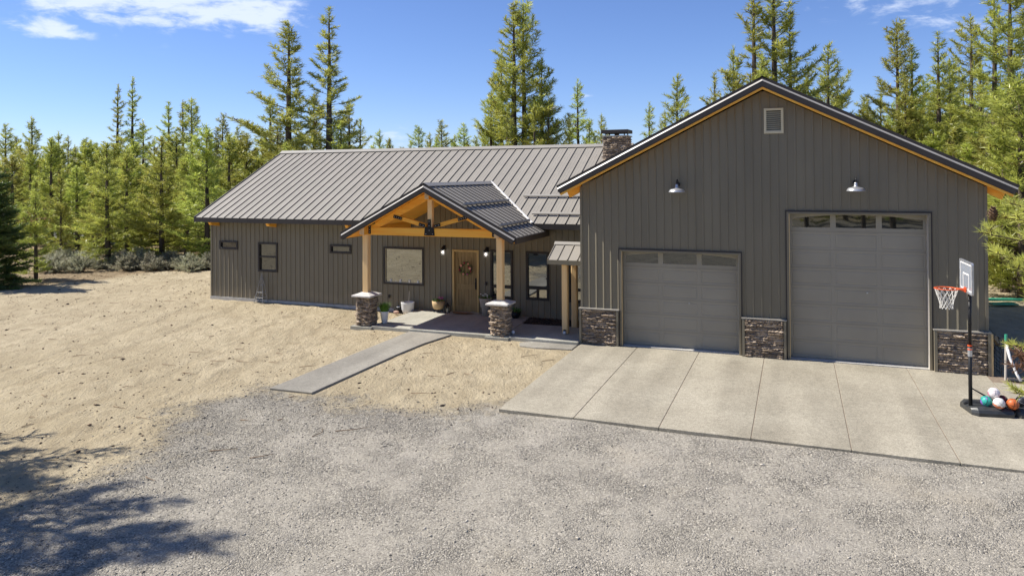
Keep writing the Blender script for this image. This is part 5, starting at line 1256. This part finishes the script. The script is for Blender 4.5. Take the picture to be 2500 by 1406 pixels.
TREES = [
 ('S',-38.0,27.4,5.3),('S',-45.6,37.0,4.4),('S',-38.9,35.0,4.8),('S',-44.8,34.0,5.5),('B',-39.4,33.0,7.6),('B',-37.2,35.0,8.0),
 ('B',-34.5,36.0,8.8),('B',-39.2,39.0,7.2),('B',-39.1,43.0,8.6),('B',-40.0,46.0,8.5),('B',-53.8,37.0,7.2),('B',-55.1,41.0,8.6),
 ('B',-49.6,39.0,6.4),('B',-46.6,41.0,7.0),('B',-45.2,44.0,9.0),('D',-37.0,24.6,6.2),('M',-72.6,52.0,11.9),('M',-81.3,55.0,11.5),
 ('M',-78.0,60.0,10.6),('M',-77.9,62.0,10.4),('M',-86.5,60.0,10.6),('M',-88.5,66.0,10.9),('M',-64.2,58.0,11.6),('M',-66.9,62.0,10.0),
 ('M',-51.6,56.0,11.6),('M',-53.6,60.0,10.4),('M',-83.2,68.0,10.1),('M',-56.2,66.0,9.1),('M',-58.9,62.0,9.9),('T',-64.4,55.0,15.2),
 ('T',-63.5,56.0,16.0),('T',-55.3,53.0,12.9),('T',-55.7,55.0,13.2),('T',-53.6,54.0,13.3),('T',-36.0,46.0,17.3),('T',-32.3,46.0,18.2),
 ('M',-41.1,50.0,12.2),('M',-43.6,52.0,9.0),('M',-38.2,52.0,12.4),('M',-32.7,49.0,11.4),('M',-38.6,48.0,9.7),('M',-35.0,46.0,8.5),
 ('M',-30.8,45.0,9.4),('M',-32.3,50.0,10.0),('M',-36.7,60.0,10.0),('M',-36.6,66.0,9.3),('M',-34.6,64.0,10.5),('M',-34.5,66.0,10.0),
 ('M',-32.2,64.0,11.0),('M',-33.6,70.0,10.0),('M',-30.5,66.0,10.7),('M',-41.5,70.0,9.2),('M',-40.9,72.0,8.9),('M',-31.1,70.0,9.6),
 ('T',-19.3,50.0,18.2),('T',-18.7,51.0,18.6),('M',-21.4,53.0,15.2),('M',-17.1,50.0,13.9),('M',-16.2,49.0,11.1),('M',-21.1,50.0,11.6),
 ('M',-17.0,48.0,10.4),('M',-18.5,47.0,9.8),('M',-18.4,58.0,9.4),('M',-16.6,58.0,13.3),('M',-18.0,60.0,10.3),('M',-16.7,62.0,10.3),
 ('M',-16.6,66.0,11.0),('M',-11.1,60.0,11.3),('M',-8.6,58.0,13.1),('M',-10.9,66.0,11.1),('T',-2.4,50.0,18.3),('T',-1.2,51.0,19.1),
 ('T',-0.2,52.0,16.1),('M',-3.8,50.0,13.8),('M',-5.2,54.0,12.7),('M',0.9,54.0,13.0),('M',2.1,56.0,14.4),('M',3.0,60.0,12.5),
 ('M',5.0,62.0,11.2),('M',5.9,60.0,11.3),('M',-1.8,47.0,12.9),('T',6.6,56.0,16.0),('T',7.6,57.0,14.3),('T',8.6,54.0,14.5),
 ('T',11.2,58.0,16.2),('T',10.0,46.0,15.5),('T',10.6,45.0,16.3),('T',11.8,47.0,15.6),('M',9.5,55.0,12.8),('M',8.7,60.0,12.1),
 ('M',10.5,58.0,10.6),('M',10.2,50.0,11.9),('M',6.9,54.0,11.3),('B',8.8,39.0,8.8),('B',9.0,37.0,9.6),('B',9.0,43.0,7.8),
 ('B',8.8,45.0,7.4),('B',8.2,47.0,7.9),('B',7.7,50.0,7.6),('B',9.7,41.0,7.1),
]
NAMED = {0: 'young pine standing alone with a rust-coloured patch at the left edge of the sand', 15: 'dense dark evergreen at the far left edge of the picture',
 6: 'bushy pine on the tree line nearest the left corner of the house', 4: 'bushy yellow-green pine in front of the pale gravel bank', 5: 'broad bushy pine standing behind the grey shrubs',
 29: 'left one of two thin tall pines rising above the left thicket', 30: 'right and thinnest of two tall pines rising above the left thicket',
 34: 'left one of two tall pines above the left end of the house roof', 35: 'tallest pine above the left end of the house roof, with a narrow top',
 54: 'left trunk of the close pair of tall pines behind the middle of the house roof', 55: 'right trunk of the close pair of tall pines behind the middle of the house roof',
 65: 'medium pine standing just left of the chimney', 68: 'medium pine between the chimney and the garage roof', 70: 'left one of the tall pines behind the garage peak', 71: 'tallest pine behind the garage peak',
 83: 'left one of the tall pines above the right slope of the garage roof', 86: 'thin sparse pine with bare lower trunk above the right garage slope'}
LAND = [(-9, 'at the far left edge'), (55, 'just right of the left edge'), (110, 'above the lone young pine'), (170, 'right of the lone young pine'), (235, 'above the pale gravel bank'), (300, 'below the two thin tall pines'),
        (370, 'right of the two thin tall pines'), (430, 'between the thin tall pines and the house'), (490, 'just left of the house roof corner'), (560, 'beside the left corner of the house'), (625, 'behind the left slope of the house roof'),
        (690, 'around the left tall pine at the roof end'), (770, 'between the two tall pines at the roof end'), (850, 'right of the tallest pine at the roof end'), (960, 'above the left half of the house ridge'), (1060, 'above the porch roof'),
        (1130, 'left of the close pair of tall pines'), (1210, 'just left of the close pair of tall pines'), (1330, 'around the close pair of tall pines'), (1420, 'between the close pair and the chimney'), (1500, 'beside the chimney'), (1700, 'between chimney and garage peak'),
        (1880, 'around the garage peak'), (2000, 'just right of the garage peak'), (2120, 'above the upper right garage slope'), (2240, 'above the middle of the right garage slope'), (2350, 'above the lower right garage slope'), (2440, 'near the right garage eave'), (9999, 'at the right edge')]
FORM = {'T': 'tall open pine', 'M': 'slender pine', 'B': 'bushy pine', 'S': 'young pine', 'D': 'dark evergreen'}
def bearing(x, y):                      # where a tree stands as seen from the drive, used only to word its label
    v = Vector((x, y, 0)); return 1250 + 1786.8 * v.dot(_r) / v.dot(_f)
want = {}
for i, (k, x, y, h) in enumerate(TREES):
    if i in NAMED: continue
    b_ = bearing(x, y); pl = next(p for q, p in LAND if b_ <= q)
    sz = ('low ' if h < 8 else '') if k in 'BS' else ('lower ' if h < 10.2 else 'high ' if h > 13 and k == 'M' else '')
    want.setdefault((sz + FORM[k], pl), []).append((b_, i))
AUTO = {}
ORD = {1: [''], 2: ['left of two: ', 'right of two: '], 3: ['left of three: ', 'middle of three: ', 'right of three: ']}
for (f_, pl), lst in want.items():
    lst.sort()
    for q, (b_, i) in enumerate(lst):
        o_ = ORD[len(lst)][q] if len(lst) in ORD else ('leftmost: ', 'second from left: ', 'third from left: ', 'fourth from left: ', 'fifth from left: ', 'rightmost: ')[min(q, 5)]
        AUTO[i] = o_ + f_ + ' ' + pl
for i, (k, x, y, h) in enumerate(TREES):
    if i in NAMED: lab, grp = NAMED[i], None
    elif x < -44: lab, grp = 'green pine in the thicket at the left of the house', 'pines of the left thicket'
    elif x < -26: lab, grp = 'pine standing behind the left end of the house', 'pines behind the left end of the house'
    elif x < -6: lab, grp = 'pine whose top shows over the house roof', 'pines behind the house roof'
    elif x < 6: lab, grp = 'pine whose top shows over the garage roof', 'pines behind the garage'
    else: lab, grp = 'sunlit pine in the stand at the right of the garage', 'pines right of the garage'
    if i in AUTO: lab = AUTO[i]
    t = tree(k, x, y, h, lab, grp, wide={34: 1.75, 35: 1.7, 54: 1.5, 55: 1.45, 70: 1.55, 71: 1.5}.get(i, {'T': 1.35, 'B': 1.6, 'M': 1.5 if x < -26 else 1.35}.get(k, 1.15)), variant={29: 2, 30: 2, 34: 0, 35: 1, 54: 0, 55: 3}.get(i))
    if i == 0:
        cr_ = random.Random(2); mb = MB()
        P = []; 
        for q in range(46): P.append((cr_.gauss(.25, .5), cr_.gauss(-.5, .3), 3.05 + cr_.gauss(0, .22)))
        P = np.array(P); rg = np.random.default_rng(1); v_, f_, t_ = tufts_to_tris(P, norm(rg.normal(0, 1, P.shape) + [0, 0, .6]), np.full(len(P), .5), .16, .022, 9, rg)
        o = bpy.data.objects.new('dead_foliage', tri_mesh('dead_foliage', v_, f_, t_, ('needle_dead',))); C.objects.link(o); o.parent = t; o.rotation_euler.z = -t.rotation_euler.z; o['label'] = 'rust-coloured dead needles'
FILLED = []
placed = [(x, y) for _, x, y, _ in TREES]
def spot_ok(x, y, d):
    return all((x - a) ** 2 + (y - b) ** 2 > d * d for a, b in placed)
def fill(n, kinds, xr, yr, hr, label, group, d=2.2, cond=lambda x, y: True):
    c = 0; tries = 0
    while c < n and tries < 4000:
        tries += 1
        x, y = tr.uniform(*xr), tr.uniform(*yr)
        if not cond(x, y) or not spot_ok(x, y, d): continue
        placed.append((x, y)); kk = tr.choice(kinds); FILLED.append((kk, x, y, tree(kk, x, y, tr.uniform(*hr), label, group, wide=tr.uniform(1.2, 1.7)))); c += 1
fill(46, 'BM', (-75, -36), (38, 62), (6, 9.5), 'green pine in the thicket at the left of the house', 'pines of the left thicket', 2.0, lambda x, y: y > 36 + .18 * (-x - 36))
fill(34, 'M', (-120, -44), (60, 95), (6.5, 11), 'green pine in the thicket at the left of the house', 'pines of the left thicket', 3.2)
fill(14, 'MB', (-46, -28), (42, 60), (6, 9), 'pine standing behind the left end of the house', 'pines behind the left end of the house', 2.0)
fill(22, 'MT', (6, 26), (46, 85), (9, 15), 'sunlit pine in the stand at the right of the garage', 'pines right of the garage', 2.4, lambda x, y: x > 4 + (y - 46) * .05)
fill(10, 'BS', (9.5, 22), (34, 48), (4.5, 8.5), 'sunlit pine in the stand at the right of the garage', 'pines right of the garage', 2.0, lambda x, y: x / y > .245)
more = {}
for kk, x, y, t in FILLED:
    b_ = bearing(x, y)
    if -9 <= b_ <= 2520:
        dep = 'in front' if y < 42 else 'midway back' if y < 56 else 'far back'
        more.setdefault((FORM[kk] + ' ' + dep + ',', next(p for q, p in LAND if b_ <= q)), []).append((b_, t))
for (f_, pl), lst in more.items():
    lst.sort(key=lambda q: q[0])
    if len(lst) > 3: continue
    for q, (b_, t) in enumerate(lst): t['label'] = ORD[len(lst)][q] + f_ + ' ' + pl
# pines left of the frame whose shadows fall across the gravel, and a few behind the viewpoint
for (x, y, h) in ((-19.6, 7.0, 13.8), (-17.6, 5.6, 13.8), (-20.6, 8.0, 9.8), (-16.6, 4.3, 12.6), (-23.2, 6.2, 13.5), (-20.2, 3.8, 14)):
    tree('H', x, y, h, 'pine beyond the left edge of the picture that shades the gravel', 'pines left of the gravel lot')
for (x, y, h) in ((-30, -14, 13), (-20, -20, 15), (-11, -17, 12), (-2, -22, 16), (7, -18, 13), (16, -21, 14), (26, -16, 13), (-26, -26, 16), (1, -30, 15), (12, -30, 15), (-12, -30, 16), (34, -25, 14)):
    tree('M', x, y, h, 'pine standing behind the viewpoint', 'pines behind the viewpoint')

for i in range(44):
    tree(tr.choice('MMB'), -70 + 3.4 * i + tr.uniform(-1.4, 1.4), -34 - tr.uniform(0, 26), tr.uniform(11, 16), 'pine standing behind the viewpoint', 'pines behind the viewpoint', wide=1.3)
# near pine at the right edge: trunk outside the frame, branch tips reach in
t = thing('pine_tree', (2.95, 7.75, -.05), 'near pine branch with long needles and a cone reaching in at the right edge', 'tree')
r = np.random.default_rng(3); out = ([], [])
tube_np(out, [(2.95, 7.75, -.1), (2.98, 7.8, 3), (2.93, 7.75, 5.2), (2.95, 7.78, 7.6)], [.13, .11, .08, .02], 10)
TP, TD, TT = [], [], []; DP = []; DD = []
TIPS = [((2.9, 7.78, 4.75), (1.31, 6.52, 4.90), 1.0), ((2.9, 7.75, 4.55), (1.42, 6.77, 4.74), 1.0), ((2.95, 7.75, 4.62), (1.56, 6.75, 4.62), .8), ((2.9, 7.75, 4.9), (1.55, 7.02, 4.99), .9), ((2.95, 7.78, 4.85), (1.66, 7.17, 5.10), .8),
        ((2.95, 7.75, 4.3), (1.66, 6.85, 4.47), .7), ((2.92, 7.75, 3.7), (1.60, 6.85, 3.99), .5), ((2.92, 7.75, 3.45), (1.56, 6.62, 3.67), .6), ((2.95, 7.75, 4.1), (1.76, 7.1, 4.33), .6), ((2.95, 7.75, 5.1), (1.86, 7.32, 5.36), .6),
        ((2.95, 7.75, 5.7), (2.2, 8.6, 5.9), 1.2), ((2.95, 7.75, 5.2), (3.9, 8.3, 5.4), 1), ((2.95, 7.75, 4.6), (3.9, 7.0, 4.8), 1), ((2.95, 7.75, 6.2), (3.5, 7.4, 6.6), 1), ((2.95, 7.75, 6.6), (2.5, 7.5, 7.0), .6)]
for a, b, amt in TIPS:
    a, b = np.array(a), np.array(b); mid = (a + b) / 2 + np.array([0, 0, -.10]) + r.normal(0, .03, 3)
    pts = [a, (a + mid) / 2 + r.normal(0, .015, 3), mid, (mid + b) / 2 + r.normal(0, .015, 3), b]; tube_np(out, pts, [.022, .017, .012, .008, .005], 6)
    pts = np.array(pts)
    for s in np.arange(.42, 1.001, .035):
        f = s * 4; i = min(int(f), 3); q = pts[i] + (pts[i + 1] - pts[i]) * (f - i); d = norm(pts[i + 1] - pts[i])
        if s > .8 or r.random() < .35: TP.append(q); TD.append(d); TT.append(np.clip(.3 + .55 * s + r.normal(0, .12), 0, .94))
        if r.random() < .55 * amt and s < .96:
            sd = norm(np.cross(d, UP)) * r.choice([-1, 1]); td = norm(d * .8 + sd * .7 + UP * r.normal(.25, .25)); tl = r.uniform(.10, .26) * (1.25 - s * .6)
            tube_np(out, [q, q + td * tl], [.006, .004], 4)
            for u in np.arange(tl * .35, tl + .005, .03): TP.append(q + td * u); TD.append(td); TT.append(np.clip(.45 + .4 * s + r.normal(0, .15), 0, .94))
for q in range(26):
    p = np.array([1.66, 6.80, 3.88]) + r.normal(0, [.06, .05, .045]); DP.append(p); DD.append(norm(r.normal(0, 1, 3) + [-.3, 0, .2]))
v_, f_, t_ = tufts_to_tris(np.array(TP), np.array(TD), np.array(TT), .075, .0042, 26, r, .55, .25, .05)
tm = tri_mesh('near_trunk', np.array(out[0]), np.array(out[1]), None, ('bark',)); cm = tri_mesh('near_crown', v_, f_, t_, ('needle_near',))
for nm, me in (('trunk', tm), ('crown', cm)): link(bpy.data.objects.new(nm, me), t)
v_, f_, t_ = tufts_to_tris(np.array(DP), np.array(DD), np.full(len(DP), .5), .07, .006, 16, r, .6, .1, .04)
o = link(bpy.data.objects.new('dead_foliage', tri_mesh('near_dead', v_, f_, t_, ('needle_dead',))), t); o['label'] = 'rust-brown dead needles'
mb = MB(); c = Vector((1.50, 6.98, 5.02))
for k in range(70):
    a = k * 2.4; q = k / 70; rad = .045 * math.sin(math.pi * (.15 + .8 * q)); z = -.06 + .12 * q
    p = c + Vector((rad * math.cos(a), rad * math.sin(a), z)); o_ = Vector((math.cos(a), math.sin(a), .5)).normalized(); s_ = Vector((-math.sin(a), math.cos(a), 0))
    mb.add([p - s_ * .010 - o_ * .01, p + s_ * .010 - o_ * .01, p + s_ * .008 + o_ * .012, p - s_ * .008 + o_ * .012], [(0, 1, 2, 3)])
mb.sphere(c, .035, 8, 6, (1, 1, 1.5)); mb.build('cone', 'redrock' if False else 'twig', t)

# ------------------------------------------------------------------ shrubs
def shrub_mesh(seed, rad, h):
    r = np.random.default_rng(seed); out = ([], []); P, D, T = [], [], []
    for i in range(70):
        a = r.uniform(0, 6.28); e = r.uniform(.15, 1.45); L = r.uniform(.6, 1.05)
        tip = np.array([math.cos(a) * math.cos(e) * rad, math.sin(a) * math.cos(e) * rad, math.sin(e) * h]) * L + [0, 0, .05]
        b = r.normal(0, .08, 3) * [1, 1, 0]; m_ = (b + tip) / 2 + [0, 0, .06]
        tube_np(out, [b, m_, tip], [.012, .008, .003], 3)
        for s in np.arange(.45, 1.01, .12):
            q = b + (tip - b) * s + r.normal(0, .03, 3); P.append(q); D.append(norm(tip - b)); T.append(np.clip(.2 + .6 * s + r.normal(0, .15), 0, .97))
    v, f, t = tufts_to_tris(np.array(P), np.array(D), np.array(T), .13, .014, 11, r, .7, .35, .1)
    return tri_mesh('shrub_stems', np.array(out[0]), np.array(out[1]), None, ('twig',)), tri_mesh('shrub_leaves', v, f, t, ('sage',))
SH = [shrub_mesh(200 + i, .75, .8) for i in range(4)]
def shrub(x, y, s, label, group='grey shrubs along the left tree line'):
    t = thing('shrub', (x, y, gz(x, y)), label, 'shrub', group); a, b = SH[tr.randrange(4)]
    t.scale = (s * tr.uniform(.9, 1.3), s * tr.uniform(.9, 1.3), s * tr.uniform(.8, 1.1)); t.rotation_euler.z = tr.uniform(0, 6.28)
    for nm, me in (('stems', a), ('leaves', b)):
        o = bpy.data.objects.new(nm, me); C.objects.link(o); o.parent = t
for i in range(44):
    q = tr.random(); x = -46 + 17.5 * q; y = 30.4 + 5.2 * (1 - q) * .25 + 2.0 * q + tr.uniform(-.3, 3.4)
    if x > -39.5 and y < 31: y += 1.2
    shrub(x, y, tr.uniform(.7, 1.35), 'grey-green shrub at the foot of the left tree line')
shrub(-40.2, 30.0, 1.5, 'largest grey shrub, left of two behind the lone young pine', None); shrub(-38.8, 30.6, 1.3, 'large grey shrub, right of two behind the lone young pine', None)
for i in range(12): shrub(tr.uniform(9, 16), tr.uniform(46, 60), tr.uniform(.6, 1.1), 'grey shrub under the pines at the right of the garage', 'grey shrubs right of the garage')
mb = MB(); rr = random.Random(31)
for i in range(60):
    x, y = rr.uniform(8, 16), rr.uniform(43, 56); a = rr.uniform(0, 3.14); L = rr.uniform(.6, 3.0); z = gz(x, y) + .06
    mb.tube([(x, y, z), (x + math.cos(a) * L * .5, y + math.sin(a) * L * .5, z + rr.uniform(0, .15)), (x + math.cos(a) * L, y + math.sin(a) * L, z)], [.04, .03, .015], 4)
tag(mb.build('fallen_branches', 'twig'), kind='stuff')
# power lines in front of the left trees
for k, (z, lab) in enumerate(((8.02, 'uppermost of the thin power lines across the left trees'), (7.82, 'middle one of the thin power lines across the left trees'), (7.6, 'lowest of the thin power lines across the left trees'))):
    pts = [(-100 + 82 * q / 12, 38 + 34 * q / 12 + k * .25, (5.36 + (z - 5.36) * (38 + 34 * q / 12) / 70) + .1 * ((q - 6) / 6) ** 2) for q in range(13)]
    tag(MB().tube(pts, .014, 4).build('power_line', 'vent'), lab, 'power line', 'power lines')
